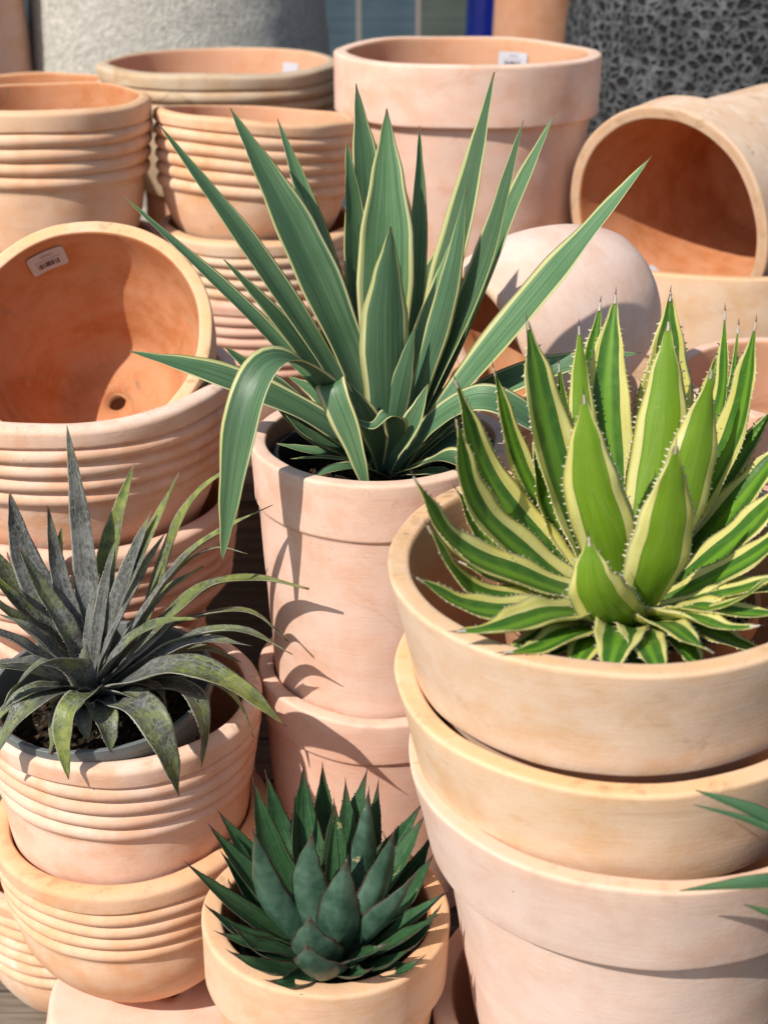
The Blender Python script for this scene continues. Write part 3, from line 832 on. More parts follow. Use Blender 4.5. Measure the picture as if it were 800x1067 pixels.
# ================================================================== PLANTS
YUCCA_C=(-0.0034,1.5770,0.8642)
YUCCA_L=[
  ([(0,1.577,0.8642),(-0.0276,1.577,0.9655),(-0.0946,1.597,1.123),(-0.1688,1.627,1.262)],0.05667,[(0.3215,-0.7458,0.5834)]),
  ([(-0.0091,1.577,0.8618),(-0.0444,1.577,0.948),(-0.1388,1.577,1.106),(-0.2435,1.597,1.249)],0.02947,[(0.2762,-0.7287,0.6267)]),
  ([(-0.0136,1.577,0.8593),(-0.0533,1.567,0.928),(-0.1479,1.557,1.046),(-0.2795,1.557,1.179)],0.0272,[(0.2449,-0.3475,0.9052)]),
  ([(-0.0091,1.587,0.8602),(-0.0449,1.587,0.9207),(-0.109,1.577,1.023),(-0.1782,1.577,1.106)],0.02947,[(0.4082,-0.5799,0.7051)]),
  ([(-0.0093,1.627,0.8566),(-0.0401,1.647,0.9719),(-0.0842,1.677,1.126),(-0.1225,1.697,1.24)],0.034,[(0.1952,-0.8518,0.4861)]),
  ([(-0.0081,1.627,0.8629),(-0.0137,1.657,1.016),(-0.02,1.677,1.171),(-0.0317,1.697,1.279)],0.0544,[(0.2425,-0.8863,0.3946)]),
  ([(-0.0092,1.607,0.8645),(-0.0248,1.627,0.9901),(-0.033,1.637,1.124),(-0.042,1.647,1.224)],0.04307,[(0.4856,-0.7986,0.3556)]),
  ([(-0.0023,1.577,0.8703),(0,1.587,1.025),(0.0032,1.597,1.155),(0.0031,1.617,1.263)],0.068,[(0.0995,-0.909,0.4047)]),
  ([(0,1.547,0.8643),(0.0022,1.527,0.9541),(0.0021,1.517,1.057),(0.0071,1.517,1.156)],0.05893,[(-0.1467,0.9533,-0.2638)]),
  ([(0.0046,1.597,0.8623),(0.0268,1.607,0.9963),(0.0369,1.617,1.129),(0.0392,1.627,1.243)],0.0306,[(0.4856,-0.7986,0.3556)]),
  ([(0.0091,1.587,0.8626),(0.0493,1.577,1.006),(0.0863,1.577,1.159),(0.1172,1.587,1.305)],0.0408,[(-0.5665,-0.7528,0.3352)]),
  ([(0.0158,1.567,0.8658),(0.0596,1.547,0.9813),(0.1092,1.537,1.116),(0.1451,1.537,1.263)],0.03173,[(-0.5185,-0.6735,0.5269)]),
  ([(0.0184,1.597,0.8512),(0.0773,1.587,0.9911),(0.1341,1.577,1.149),(0.1823,1.577,1.265)],0.03627,[(-0.5185,-0.6735,0.5269)]),
  ([(0.0116,1.617,0.8543),(0.0287,1.647,0.9599),(0.059,1.667,1.06),(0.1027,1.677,1.149)],0.0408,[(-0.398,-0.7372,0.546)]),
  ([(0.0202,1.557,0.8602),(0.0754,1.527,0.9598),(0.1708,1.517,1.089),(0.28,1.527,1.228)],0.0544,[(-0.4673,-0.3843,0.7962)]),
  ([(0.0204,1.577,0.8581),(0.0869,1.537,0.9447),(0.1551,1.527,0.9858),(0.2235,1.527,1.005),(0.2864,1.537,1.01)],0.03627,[(0,-0.5674,0.8234)]),
  ([(0.0156,1.547,0.8643),(0.0553,1.497,0.9423),(0.1055,1.467,0.9799),(0.1625,1.467,0.9535),(0.2208,1.497,0.8907)],0.0408,[(0.1442,-0.5948,0.7909)]),
  ([(0.0111,1.537,0.8612),(0.0431,1.497,0.8907),(0.0737,1.467,0.912),(0.1084,1.457,0.8899),(0.1321,1.457,0.8437)],0.02947,[(0.1849,-0.4124,0.892)]),
  ([(0.0033,1.527,0.8701),(0.0139,1.497,0.9309),(0.0042,1.482,0.9568),(-0.0126,1.477,0.9453),(-0.0335,1.477,0.9531)],0.0272,[(0,0.9919,-0.1271),(0,0.6521,0.7581),(-0.169,-0.1195,0.9783),(-0.169,-0.5658,0.807)]),
  ([(-0.0022,1.557,0.8626),(-0.0344,1.517,0.944),(-0.0566,1.492,0.9888),(-0.051,1.475,0.9749),(-0.0335,1.465,0.9297),(-0.0139,1.464,0.8581)],0.03627,[(0.4558,0.8564,0.2424),(0.3487,0.7558,0.5543),(-0.1826,0.0377,0.9825),(-0.488,-0.5544,0.6742),(-0.3651,-0.7597,0.5381),(-0.2822,-0.7829,0.5545)]),
  ([(-0.0045,1.547,0.8691),(-0.0531,1.507,0.9657),(-0.0948,1.477,1.018),(-0.1265,1.447,1.018),(-0.1499,1.422,0.9594),(-0.1764,1.407,0.8113)],0.04873,[(0.3333,0.8802,0.3379),(0.1925,0.5672,0.8008),(-0.1617,-0.1882,0.9687),(-0.4402,-0.7327,0.519),(-0.3289,-0.8202,0.468),(-0.286,-0.8323,0.4749)]),
  ([(-0.009,1.557,0.8602),(-0.0768,1.547,0.9272),(-0.1777,1.537,0.9801),(-0.2832,1.537,1.012)],0.0476,[(0.0937,-0.4178,0.9037)]),
  ([(-0.0068,1.577,0.8495),(-0.0619,1.577,0.8945),(-0.122,1.577,0.9503),(-0.184,1.587,1.002)],0.0408,[(0.3304,-0.4595,0.8245)]),
  ([(-0.0067,1.547,0.8559),(-0.0305,1.517,0.8837),(-0.0649,1.507,0.8948),(-0.1043,1.497,0.8988)],0.0204,[(0,0.1271,0.9919)]),
  ([(0.007,1.627,0.8441),(0.0351,1.647,0.8864),(0.0582,1.657,0.9261),(0.0652,1.667,0.9533)],0.02267,[(-0.3094,-0.7641,0.566)]),
  ([(0.014,1.627,0.8415),(0.0589,1.657,0.8764),(0.0969,1.677,0.9104),(0.1047,1.687,0.9492)],0.0204,[(-0.3094,-0.7641,0.566)]),
  ([(0.0112,1.547,0.8595),(0.0334,1.547,0.8703),(0.0608,1.547,0.8978),(0.0922,1.547,0.9272)],0.0136,[(0.1826,0.0377,0.9825)]),
  ([(0.0112,1.557,0.8699),(0.043,1.537,0.9847),(0.0707,1.527,1.097),(0.0871,1.527,1.196)],0.03173,[(0.4041,0.8716,-0.2775)]),
  ([(0.0079,1.567,0.8658),(0.0274,1.557,0.955),(0.0514,1.557,1.046),(0.0738,1.567,1.13)],0.03173,[(-0.5883,-0.6369,0.4982)]),
  ([(0.0023,1.627,0.8466),(0.0057,1.647,0.9599),(0.0204,1.657,1.051),(0.0278,1.667,1.14)],0.02947,[(0,-0.9135,0.4067)]),
  ([(-0.0046,1.607,0.8521),(-0.0251,1.617,0.9219),(-0.0619,1.627,1.002),(-0.0914,1.637,1.068)],0.02947,[(0.4364,-0.7087,0.5544)]),
  ([(-0.009,1.557,0.8578),(-0.0528,1.537,0.8922),(-0.087,1.527,0.9172),(-0.1124,1.527,0.9426)],0.02947,[(0.1961,-0.2184,0.9559)]),
  ([(-0.0114,1.577,0.8471),(-0.0571,1.597,0.8783),(-0.1001,1.607,0.9134),(-0.1469,1.607,0.9434)],0.02947,[(0.303,-0.1327,0.9437)]),
  ([(0.0044,1.527,0.8678),(0.013,1.507,0.9041),(0.0319,1.497,0.9423),(0.0483,1.497,0.9871)],0.0272,[(-0.3015,-0.7037,0.6434)]),
  ([(-0.0022,1.527,0.8678),(-0.0086,1.507,0.9133),(-0.0233,1.497,0.9536),(-0.0399,1.497,0.9893)],0.034,[(0.2548,-0.7137,0.6525)]),
  ([(0.0089,1.537,0.8636),(0.0304,1.517,0.9001),(0.0558,1.507,0.9294),(0.083,1.507,0.9612)],0.02267,[(-0.4216,-0.4597,0.7816)]),
  ([(-0.009,1.557,0.8602),(-0.0412,1.527,0.9311),(-0.0745,1.517,0.9802),(-0.1099,1.517,1.011)],0.0272,[(0.4082,-0.5799,0.7051)]),
  ([(-0.0135,1.557,0.8553),(-0.0603,1.527,0.8891),(-0.0959,1.522,0.9005),(-0.1222,1.527,0.9055)],0.0204,[(0.1961,-0.2184,0.9559)]),
  ([(0.017,1.577,0.852),(0.0561,1.577,0.9005),(0.0886,1.577,0.9596),(0.1092,1.577,1.015)],0.02493,[(-0.527,-0.5026,0.6853)]),
  ([(0.0022,1.547,0.8643),(0.0108,1.527,0.9311),(0.0212,1.517,0.9914),(0.0335,1.517,1.046)],0.0272,[(0.1952,0.9312,-0.3078)]),
  ([(-0.0113,1.567,0.8536),(-0.0568,1.587,0.8749),(-0.0931,1.597,0.8978),(-0.1316,1.607,0.9255)],0.034,[(0.2873,-0.4663,0.8367)]),
  ([(-0.0046,1.607,0.8421),(-0.0442,1.637,0.8901),(-0.0817,1.657,0.9199),(-0.1167,1.667,0.9386)],0.034,[(0.2914,-0.6406,0.7105)]),
  ([(0,1.527,0.8654),(-0.03,1.487,0.8913),(-0.0581,1.467,0.8972),(-0.0821,1.457,0.8899)],0.02493,[(0,-0.1212,0.9926)]),
  ([(0.0116,1.607,0.8396),(0.0373,1.637,0.8777),(0.0585,1.657,0.9076),(0.0724,1.667,0.9386)],0.03173,[(-0.3015,-0.7037,0.6434)]),
  ([(0.0136,1.567,0.8512),(0.0565,1.577,0.8764),(0.0956,1.577,0.8933),(0.1344,1.567,0.89)],0.03173,[(0,-0.2955,0.9554)]),
  ([(0.0111,1.537,0.86),(0.0391,1.507,0.876),(0.0665,1.487,0.8843),(0.0919,1.477,0.8746)],0.02493,[(0.0921,-0.1676,0.9815)]),
  ([(0.0139,1.607,0.8421),(0.0558,1.627,0.8691),(0.0909,1.637,0.8777),(0.1306,1.637,0.8752)],0.02267,[(0.0995,-0.4844,0.8692)]),
]
AGAVE_C=(0.2264,1.2260,0.8464)
AGAVE_L=[
  ([(0.2132,1.226,0.8651),(0.1894,1.256,0.914),(0.1557,1.286,1.011),(0.1341,1.306,1.114)],0.0609,[(0.5547,-0.7601,0.3384)]),
  ([(0.2214,1.246,0.8673),(0.2022,1.276,0.9456),(0.1905,1.306,1.023),(0.1858,1.326,1.103)],0.03322,[(0.099,0.9448,-0.3123)]),
  ([(0.227,1.256,0.8623),(0.2233,1.296,0.9369),(0.2166,1.326,1.036),(0.2235,1.356,1.125)],0.05536,[(-0.3304,-0.8623,0.3839)]),
  ([(0.2283,1.276,0.8574),(0.2168,1.316,0.9489),(0.2041,1.346,1.039),(0.2122,1.376,1.112)],0.03875,[(0,-0.9135,0.4067)]),
  ([(0.2365,1.266,0.8551),(0.2582,1.306,0.9326),(0.2756,1.346,1.019),(0.2803,1.376,1.122)],0.06643,[(0.0995,-0.909,0.4047)]),
  ([(0.2299,1.226,0.862),(0.2525,1.256,0.9343),(0.2648,1.286,1.021),(0.2685,1.316,1.11)],0.05905,[(0.1467,0.9533,-0.2638)]),
  ([(0.2328,1.216,0.8642),(0.266,1.226,0.928),(0.2882,1.246,0.9977),(0.3018,1.266,1.079)],0.05721,[(-0.3271,0.9108,-0.252)]),
  ([(0.2253,1.196,0.8624),(0.2007,1.176,0.9513),(0.1827,1.176,1.008),(0.1738,1.186,1.083)],0.05905,[(0.1467,0.9533,-0.2638)]),
  ([(0.2274,1.176,0.8651),(0.2389,1.146,0.9277),(0.2449,1.136,0.9792),(0.2469,1.136,1.056)],0.05905,[(-0.194,0.9455,-0.2617)]),
  ([(0.2254,1.146,0.8773),(0.1948,1.106,0.9142),(0.1775,1.091,0.9479),(0.1717,1.096,0.9886)],0.05721,[(0.1881,0.9742,-0.1248)]),
  ([(0.2414,1.266,0.8519),(0.2769,1.306,0.9117),(0.3267,1.326,1.016),(0.3284,1.346,1.112)],0.03322,[(-0.9285,-0.3393,0.1511)]),
  ([(0.245,1.286,0.8449),(0.29,1.326,0.9133),(0.3418,1.356,1.015),(0.3504,1.376,1.089)],0.02399,[(-0.8944,-0.4085,0.1819)]),
  ([(0.2408,1.246,0.8569),(0.2863,1.276,0.9047),(0.3369,1.296,1.007),(0.3484,1.306,1.113)],0.04982,[(-0.8132,-0.4855,0.3209)]),
  ([(0.2441,1.286,0.8449),(0.2803,1.326,0.9133),(0.3177,1.356,0.9948),(0.3329,1.376,1.063)],0.04244,[(-0.4041,-0.7895,0.4621)]),
  ([(0.2121,1.226,0.8527),(0.1586,1.246,0.8983),(0.098,1.256,0.9741),(0.0652,1.256,1.073)],0.04982,[(0.3392,-0.4914,0.8022)]),
  ([(0.2088,1.216,0.8538),(0.1444,1.216,0.9028),(0.0834,1.206,0.9712),(0.0642,1.206,1.053)],0.04982,[(0.2873,-0.4663,0.8367)]),
  ([(0.215,1.246,0.8506),(0.1666,1.276,0.915),(0.1303,1.296,0.9775),(0.104,1.306,1.068)],0.03322,[(0.434,-0.6949,0.5733)]),
  ([(0.2249,1.276,0.8521),(0.1967,1.316,0.9178),(0.1789,1.336,0.9921),(0.171,1.346,1.059)],0.02953,[(0.2873,-0.875,0.3896)]),
  ([(0.2169,1.246,0.8506),(0.1821,1.266,0.899),(0.1577,1.276,0.9456),(0.1431,1.286,1.006)],0.04613,[(0.5549,-0.6552,0.5126)]),
  ([(0.2104,1.196,0.8706),(0.1359,1.176,0.9068),(0.064,1.156,0.9512),(0.0256,1.146,1.023)],0.04982,[(0.1849,-0.2904,0.9389)]),
  ([(0.2116,1.226,0.861),(0.1529,1.246,0.8819),(0.1037,1.256,0.9079),(0.0683,1.256,0.9642)],0.04982,[(0.1849,-0.4124,0.892)]),
  ([(0.2072,1.176,0.8751),(0.1378,1.146,0.8969),(0.074,1.126,0.9264),(0.0368,1.116,0.9901)],0.04244,[(0.1374,-0.1667,0.9764)]),
  ([(0.204,1.156,0.8818),(0.1346,1.116,0.9051),(0.0742,1.096,0.9213),(0.0275,1.086,0.9558)],0.03875,[(0.0921,-0.1676,0.9815)]),
  ([(0.2109,1.166,0.8784),(0.15,1.106,0.9104),(0.1009,1.066,0.9181),(0.0608,1.056,0.9208)],0.05167,[(-0.0447,-0.0447,0.998)]),
  ([(0.214,1.156,0.8759),(0.1606,1.086,0.9025),(0.1287,1.056,0.9043),(0.0998,1.046,0.9063)],0.04244,[(-0.0891,-0.0446,0.995)]),
  ([(0.2202,1.156,0.8739),(0.2017,1.086,0.9025),(0.1902,1.046,0.9027),(0.1818,1.026,0.8887)],0.04798,[(-0.0409,-0.1905,0.9808)]),
  ([(0.2254,1.156,0.8739),(0.2208,1.086,0.9006),(0.2257,1.046,0.8972),(0.2295,1.026,0.886)],0.04244,[(0.0816,-0.19,0.9784)]),
  ([(0.229,1.166,0.8705),(0.2419,1.096,0.9064),(0.2569,1.056,0.9117),(0.2729,1.046,0.9063)],0.0406,[(0.133,-0.0444,0.9901)]),
  ([(0.2325,1.176,0.8691),(0.2609,1.116,0.9032),(0.2919,1.086,0.9071),(0.3174,1.076,0.9154)],0.03691,[(0.133,-0.0444,0.9901)]),
  ([(0.2364,1.186,0.8617),(0.2734,1.136,0.9002),(0.3125,1.106,0.9104),(0.351,1.096,0.9157)],0.03691,[(0.0908,-0.004,0.9959)]),
  ([(0.2435,1.246,0.8443),(0.2955,1.266,0.8834),(0.345,1.276,0.9456),(0.387,1.286,1.006)],0.04982,[(-0.4685,-0.3166,0.8248)]),
  ([(0.2418,1.226,0.8506),(0.2921,1.226,0.8877),(0.3417,1.226,0.9379),(0.3845,1.226,1.001)],0.04613,[(-0.4056,-0.1539,0.901)]),
  ([(0.2399,1.206,0.8571),(0.288,1.186,0.8958),(0.335,1.176,0.9321),(0.3815,1.176,0.9797)],0.04429,[(-0.2857,-0.0429,0.9574)]),
  ([(0.2379,1.186,0.8657),(0.2862,1.156,0.8975),(0.3308,1.136,0.9232),(0.3749,1.126,0.9563)],0.03322,[(-0.1826,0.0377,0.9825)]),
  ([(0.2445,1.276,0.8435),(0.2952,1.316,0.886),(0.3491,1.346,0.9469),(0.3892,1.356,1.01)],0.04244,[(-0.4082,-0.5799,0.7051)]),
  ([(0.2342,1.176,0.8691),(0.2697,1.136,0.8944),(0.307,1.106,0.9245),(0.3309,1.096,0.9563)],0.0203,[(0,-0.0448,0.999)]),
  ([(0.2167,1.156,0.8739),(0.1775,1.086,0.8949),(0.1616,1.056,0.8914),(0.1488,1.046,0.8824)],0.0406,[(-0.0854,-0.1208,0.989)]),
  ([(0.2187,1.176,0.863),(0.171,1.126,0.8766),(0.1381,1.096,0.8741),(0.121,1.086,0.8607)],0.0406,[(-0.0854,-0.1208,0.989)]),
  ([(0.224,1.166,0.8665),(0.2146,1.106,0.88),(0.216,1.076,0.8761),(0.2171,1.066,0.8611)],0.04244,[(0,-0.1907,0.9817)]),
  ([(0.2311,1.176,0.863),(0.2542,1.116,0.8821),(0.2675,1.086,0.876),(0.2772,1.076,0.8647)],0.0406,[(0.0854,-0.1208,0.989)]),
  ([(0.2364,1.186,0.8617),(0.2839,1.136,0.8789),(0.3114,1.106,0.88),(0.3345,1.096,0.8779)],0.0406,[(0.0854,-0.1208,0.989)]),
  ([(0.2476,1.226,0.8464),(0.3071,1.206,0.8775),(0.3545,1.186,0.8958),(0.4046,1.176,0.898)],0.03691,[(-0.0891,-0.0446,0.995)]),
  ([(0.2088,1.206,0.8612),(0.1432,1.196,0.8867),(0.0971,1.186,0.9077),(0.0686,1.186,0.9224)],0.03691,[(0.133,-0.0444,0.9901)]),
  ([(0.2153,1.256,0.839),(0.1534,1.296,0.8742),(0.1151,1.316,0.9178),(0.0933,1.326,0.9654)],0.04429,[(0.3904,-0.5148,0.7633)]),
  ([(0.2152,1.186,0.8576),(0.1635,1.136,0.8789),(0.1222,1.106,0.8761),(0.0966,1.096,0.8645)],0.03875,[(-0.0854,-0.1208,0.989)]),
]
MANGAVE_C=(-0.3479,1.4790,0.6149)
MANGAVE_L=[
  ([(-0.3523,1.499,0.6069),(-0.348,1.509,0.6956),(-0.3533,1.529,0.8113),(-0.3609,1.539,0.9231)],0.031,[(0,-0.8685,0.4956)]),
  ([(-0.3507,1.509,0.6063),(-0.3411,1.529,0.6849),(-0.3224,1.549,0.7773),(-0.2914,1.559,0.8679)],0.031,[(-0.099,-0.8643,0.4932)]),
  ([(-0.3438,1.499,0.6122),(-0.3184,1.509,0.6956),(-0.2802,1.519,0.7789),(-0.2348,1.529,0.8693)],0.02356,[(-0.636,-0.5916,0.4955)]),
  ([(-0.3392,1.499,0.6122),(-0.2852,1.509,0.6827),(-0.2458,1.519,0.7913),(-0.2136,1.509,0.8503),(-0.1748,1.499,0.8875)],0.02728,[(-0.5392,-0.3718,0.7557)]),
  ([(-0.3351,1.479,0.6188),(-0.2768,1.469,0.7169),(-0.2213,1.459,0.7955),(-0.1699,1.449,0.838),(-0.1215,1.439,0.8679)],0.0248,[(-0.488,-0.0391,0.872)]),
  ([(-0.3447,1.519,0.6031),(-0.2881,1.529,0.6849),(-0.2399,1.539,0.7441),(-0.1975,1.529,0.7729),(-0.1584,1.509,0.775)],0.0186,[(0,0.1271,0.9919)]),
  ([(-0.3289,1.459,0.6229),(-0.2637,1.449,0.7027),(-0.2003,1.449,0.7618),(-0.1406,1.429,0.7828),(-0.0822,1.409,0.7798)],0.03596,[(0.0989,-0.0445,0.9941)]),
  ([(-0.3334,1.489,0.6049),(-0.2635,1.479,0.6862),(-0.2034,1.459,0.7222),(-0.1506,1.449,0.73),(-0.1094,1.439,0.6983)],0.02976,[(0.1881,0.1248,0.9742)]),
  ([(-0.3271,1.459,0.6177),(-0.2639,1.439,0.677),(-0.2099,1.419,0.7168),(-0.1548,1.409,0.7272),(-0.1015,1.399,0.7035)],0.02728,[(0.1855,0.0807,0.9793)]),
  ([(-0.325,1.449,0.6211),(-0.2723,1.419,0.6697),(-0.2308,1.409,0.7052),(-0.1892,1.399,0.7218),(-0.1459,1.399,0.7145)],0.02852,[(0.0925,0.0382,0.995)]),
  ([(-0.3359,1.439,0.6298),(-0.3073,1.409,0.6879),(-0.2686,1.389,0.7357),(-0.2343,1.379,0.7566),(-0.2019,1.379,0.759)],0.02976,[(-0.4683,-0.1231,0.875)]),
  ([(-0.3318,1.429,0.6307),(-0.2758,1.379,0.6858),(-0.2171,1.349,0.7178),(-0.1582,1.324,0.7088),(-0.1033,1.309,0.6669)],0.04712,[(0.0891,-0.0446,0.995)]),
  ([(-0.3298,1.429,0.6281),(-0.2886,1.369,0.6623),(-0.2564,1.329,0.6723),(-0.2341,1.304,0.6424),(-0.2214,1.299,0.5843)],0.04712,[(0.1961,-0.2184,0.9559)]),
  ([(-0.3273,1.449,0.6211),(-0.2554,1.409,0.6568),(-0.2153,1.379,0.6661),(-0.1996,1.359,0.6376),(-0.2039,1.354,0.5842)],0.03472,[(0.4216,-0.1814,0.8884)]),
  ([(-0.3293,1.459,0.6177),(-0.2417,1.429,0.6575),(-0.19,1.409,0.6605),(-0.1629,1.399,0.6376),(-0.1492,1.399,0.5955)],0.0248,[(0.2683,0.037,0.9626)]),
  ([(-0.3302,1.409,0.6454),(-0.3236,1.359,0.6782),(-0.3387,1.329,0.6772),(-0.3445,1.314,0.648),(-0.3403,1.304,0.6032)],0.03224,[(0,0.4067,0.9135),(-0.1881,0.1248,0.9742),(-0.29,-0.343,0.8935),(-0.1952,-0.8518,0.4861),(0,-0.8685,0.4956)]),
  ([(-0.3404,1.429,0.6333),(-0.3622,1.379,0.6685),(-0.3904,1.339,0.6685),(-0.4304,1.319,0.6103)],0.04464,[(-0.0873,-0.0835,0.9927)]),
  ([(-0.338,1.429,0.6358),(-0.341,1.389,0.6897),(-0.3638,1.359,0.7191),(-0.3927,1.349,0.6987),(-0.4171,1.349,0.6648)],0.03472,[(-0.3015,0.0925,0.949)]),
  ([(-0.347,1.449,0.6263),(-0.3818,1.419,0.6647),(-0.4204,1.389,0.6946),(-0.4658,1.379,0.6931)],0.03472,[(-0.0908,-0.004,0.9959)]),
  ([(-0.349,1.459,0.6255),(-0.3854,1.439,0.6707),(-0.4231,1.429,0.7088),(-0.472,1.419,0.7314)],0.02976,[(0.0908,-0.004,0.9959)]),
  ([(-0.3558,1.479,0.6162),(-0.3917,1.469,0.6726),(-0.4288,1.459,0.7222),(-0.4633,1.459,0.7567)],0.02976,[(0.3904,-0.1282,0.9117)]),
  ([(-0.3581,1.499,0.6069),(-0.3876,1.499,0.6623),(-0.4329,1.499,0.72),(-0.4746,1.509,0.7713)],0.03224,[(0.5025,-0.1729,0.8471)]),
  ([(-0.3577,1.509,0.6063),(-0.3975,1.529,0.6849),(-0.4259,1.539,0.7568),(-0.4352,1.539,0.8411)],0.04464,[(0.286,-0.8323,0.4749)]),
  ([(-0.3532,1.489,0.6155),(-0.3671,1.499,0.6881),(-0.3808,1.509,0.7589),(-0.3847,1.509,0.836)],0.02604,[(0.2822,-0.7829,0.5545)]),
  ([(-0.3639,1.529,0.6053),(-0.39,1.559,0.6689),(-0.3959,1.569,0.7294),(-0.3877,1.579,0.7786)],0.02728,[(0,-0.9135,0.4067)]),
  ([(-0.3406,1.449,0.6367),(-0.3394,1.449,0.6902),(-0.3309,1.449,0.7399),(-0.3191,1.449,0.7787)],0.01364,[(-0.5185,-0.6735,0.5269)]),
  ([(-0.3354,1.419,0.6444),(-0.3335,1.399,0.6752),(-0.3326,1.394,0.699),(-0.3287,1.394,0.7209)],0.02356,[(0,0.9919,-0.1271)]),
  ([(-0.3376,1.449,0.6315),(-0.3184,1.439,0.6833),(-0.295,1.439,0.7329),(-0.2707,1.429,0.7792)],0.0186,[(-0.7035,-0.2547,0.6635)]),
  ([(-0.3693,1.529,0.5972),(-0.4125,1.559,0.6556),(-0.4555,1.569,0.7164),(-0.4899,1.569,0.773)],0.03472,[(0.424,-0.6453,0.6354)]),
  ([(-0.3526,1.529,0.5999),(-0.3323,1.559,0.6556),(-0.2997,1.579,0.7114),(-0.2662,1.589,0.7638)],0.02232,[(-0.4041,-0.7895,0.4621)]),
  ([(-0.3403,1.419,0.6393),(-0.3453,1.369,0.6561),(-0.3536,1.339,0.649),(-0.3649,1.329,0.6185)],0.0372,[(-0.0891,-0.0446,0.995)]),
  ([(-0.3272,1.409,0.6429),(-0.3145,1.369,0.6561),(-0.3013,1.339,0.649),(-0.2976,1.329,0.621)],0.0372,[(0.0891,-0.0446,0.995)]),
  ([(-0.3248,1.439,0.6298),(-0.2823,1.409,0.6605),(-0.252,1.389,0.665),(-0.243,1.384,0.6431)],0.02728,[(0.2592,-0.0432,0.9649)]),
  ([(-0.3486,1.499,0.6096),(-0.3251,1.509,0.6827),(-0.2988,1.519,0.754),(-0.2681,1.519,0.8255)],0.0248,[(-0.398,-0.7372,0.546)]),
  ([(-0.3373,1.479,0.6188),(-0.2916,1.479,0.6862),(-0.2524,1.479,0.7391),(-0.205,1.469,0.7785)],0.0248,[(-0.398,-0.2621,0.8791)]),
  ([(-0.351,1.479,0.6188),(-0.3678,1.479,0.6862),(-0.398,1.489,0.7439),(-0.4174,1.489,0.7932)],0.02728,[(0.488,-0.5544,0.6742)]),
  ([(-0.3514,1.469,0.6195),(-0.379,1.459,0.6655),(-0.4059,1.449,0.709),(-0.4368,1.449,0.7276)],0.0248,[(0.1907,-0.0865,0.9778)]),
  ([(-0.3424,1.439,0.6324),(-0.3615,1.409,0.673),(-0.3869,1.389,0.6995),(-0.4274,1.379,0.7052)],0.02728,[(0,-0.0448,0.999)]),
  ([(-0.3427,1.429,0.6333),(-0.3644,1.389,0.6675),(-0.3908,1.359,0.6782),(-0.4311,1.349,0.6525)],0.02728,[(-0.0891,-0.0446,0.995)]),
  ([(-0.3311,1.449,0.6289),(-0.2878,1.419,0.6822),(-0.2497,1.399,0.7242),(-0.225,1.389,0.7596)],0.01984,[(-0.2873,-0.2133,0.9338)]),
  ([(-0.346,1.479,0.6241),(-0.3309,1.479,0.6989),(-0.3171,1.479,0.7614),(-0.3024,1.479,0.81)],0.0186,[(-0.3094,-0.7641,0.566)]),
  ([(-0.3338,1.479,0.6056),(-0.2698,1.469,0.6534),(-0.2098,1.449,0.6826),(-0.163,1.439,0.6707)],0.02728,[(0.1826,0.0377,0.9825)]),
  ([(-0.3251,1.419,0.6368),(-0.2899,1.379,0.6661),(-0.2633,1.359,0.6684),(-0.2527,1.349,0.6476)],0.02976,[(0.1761,-0.0441,0.9834)]),
  ([(-0.3315,1.409,0.6429),(-0.3316,1.369,0.6549),(-0.3284,1.349,0.6476),(-0.3251,1.344,0.626)],0.02976,[(0,-0.1212,0.9926)]),
  ([(-0.3471,1.439,0.6298),(-0.3807,1.409,0.653),(-0.4151,1.389,0.6438),(-0.4546,1.379,0.6058)],0.02728,[(-0.0891,-0.0446,0.995)]),
]
DARK_C=(-0.0557,1.2020,0.4642)
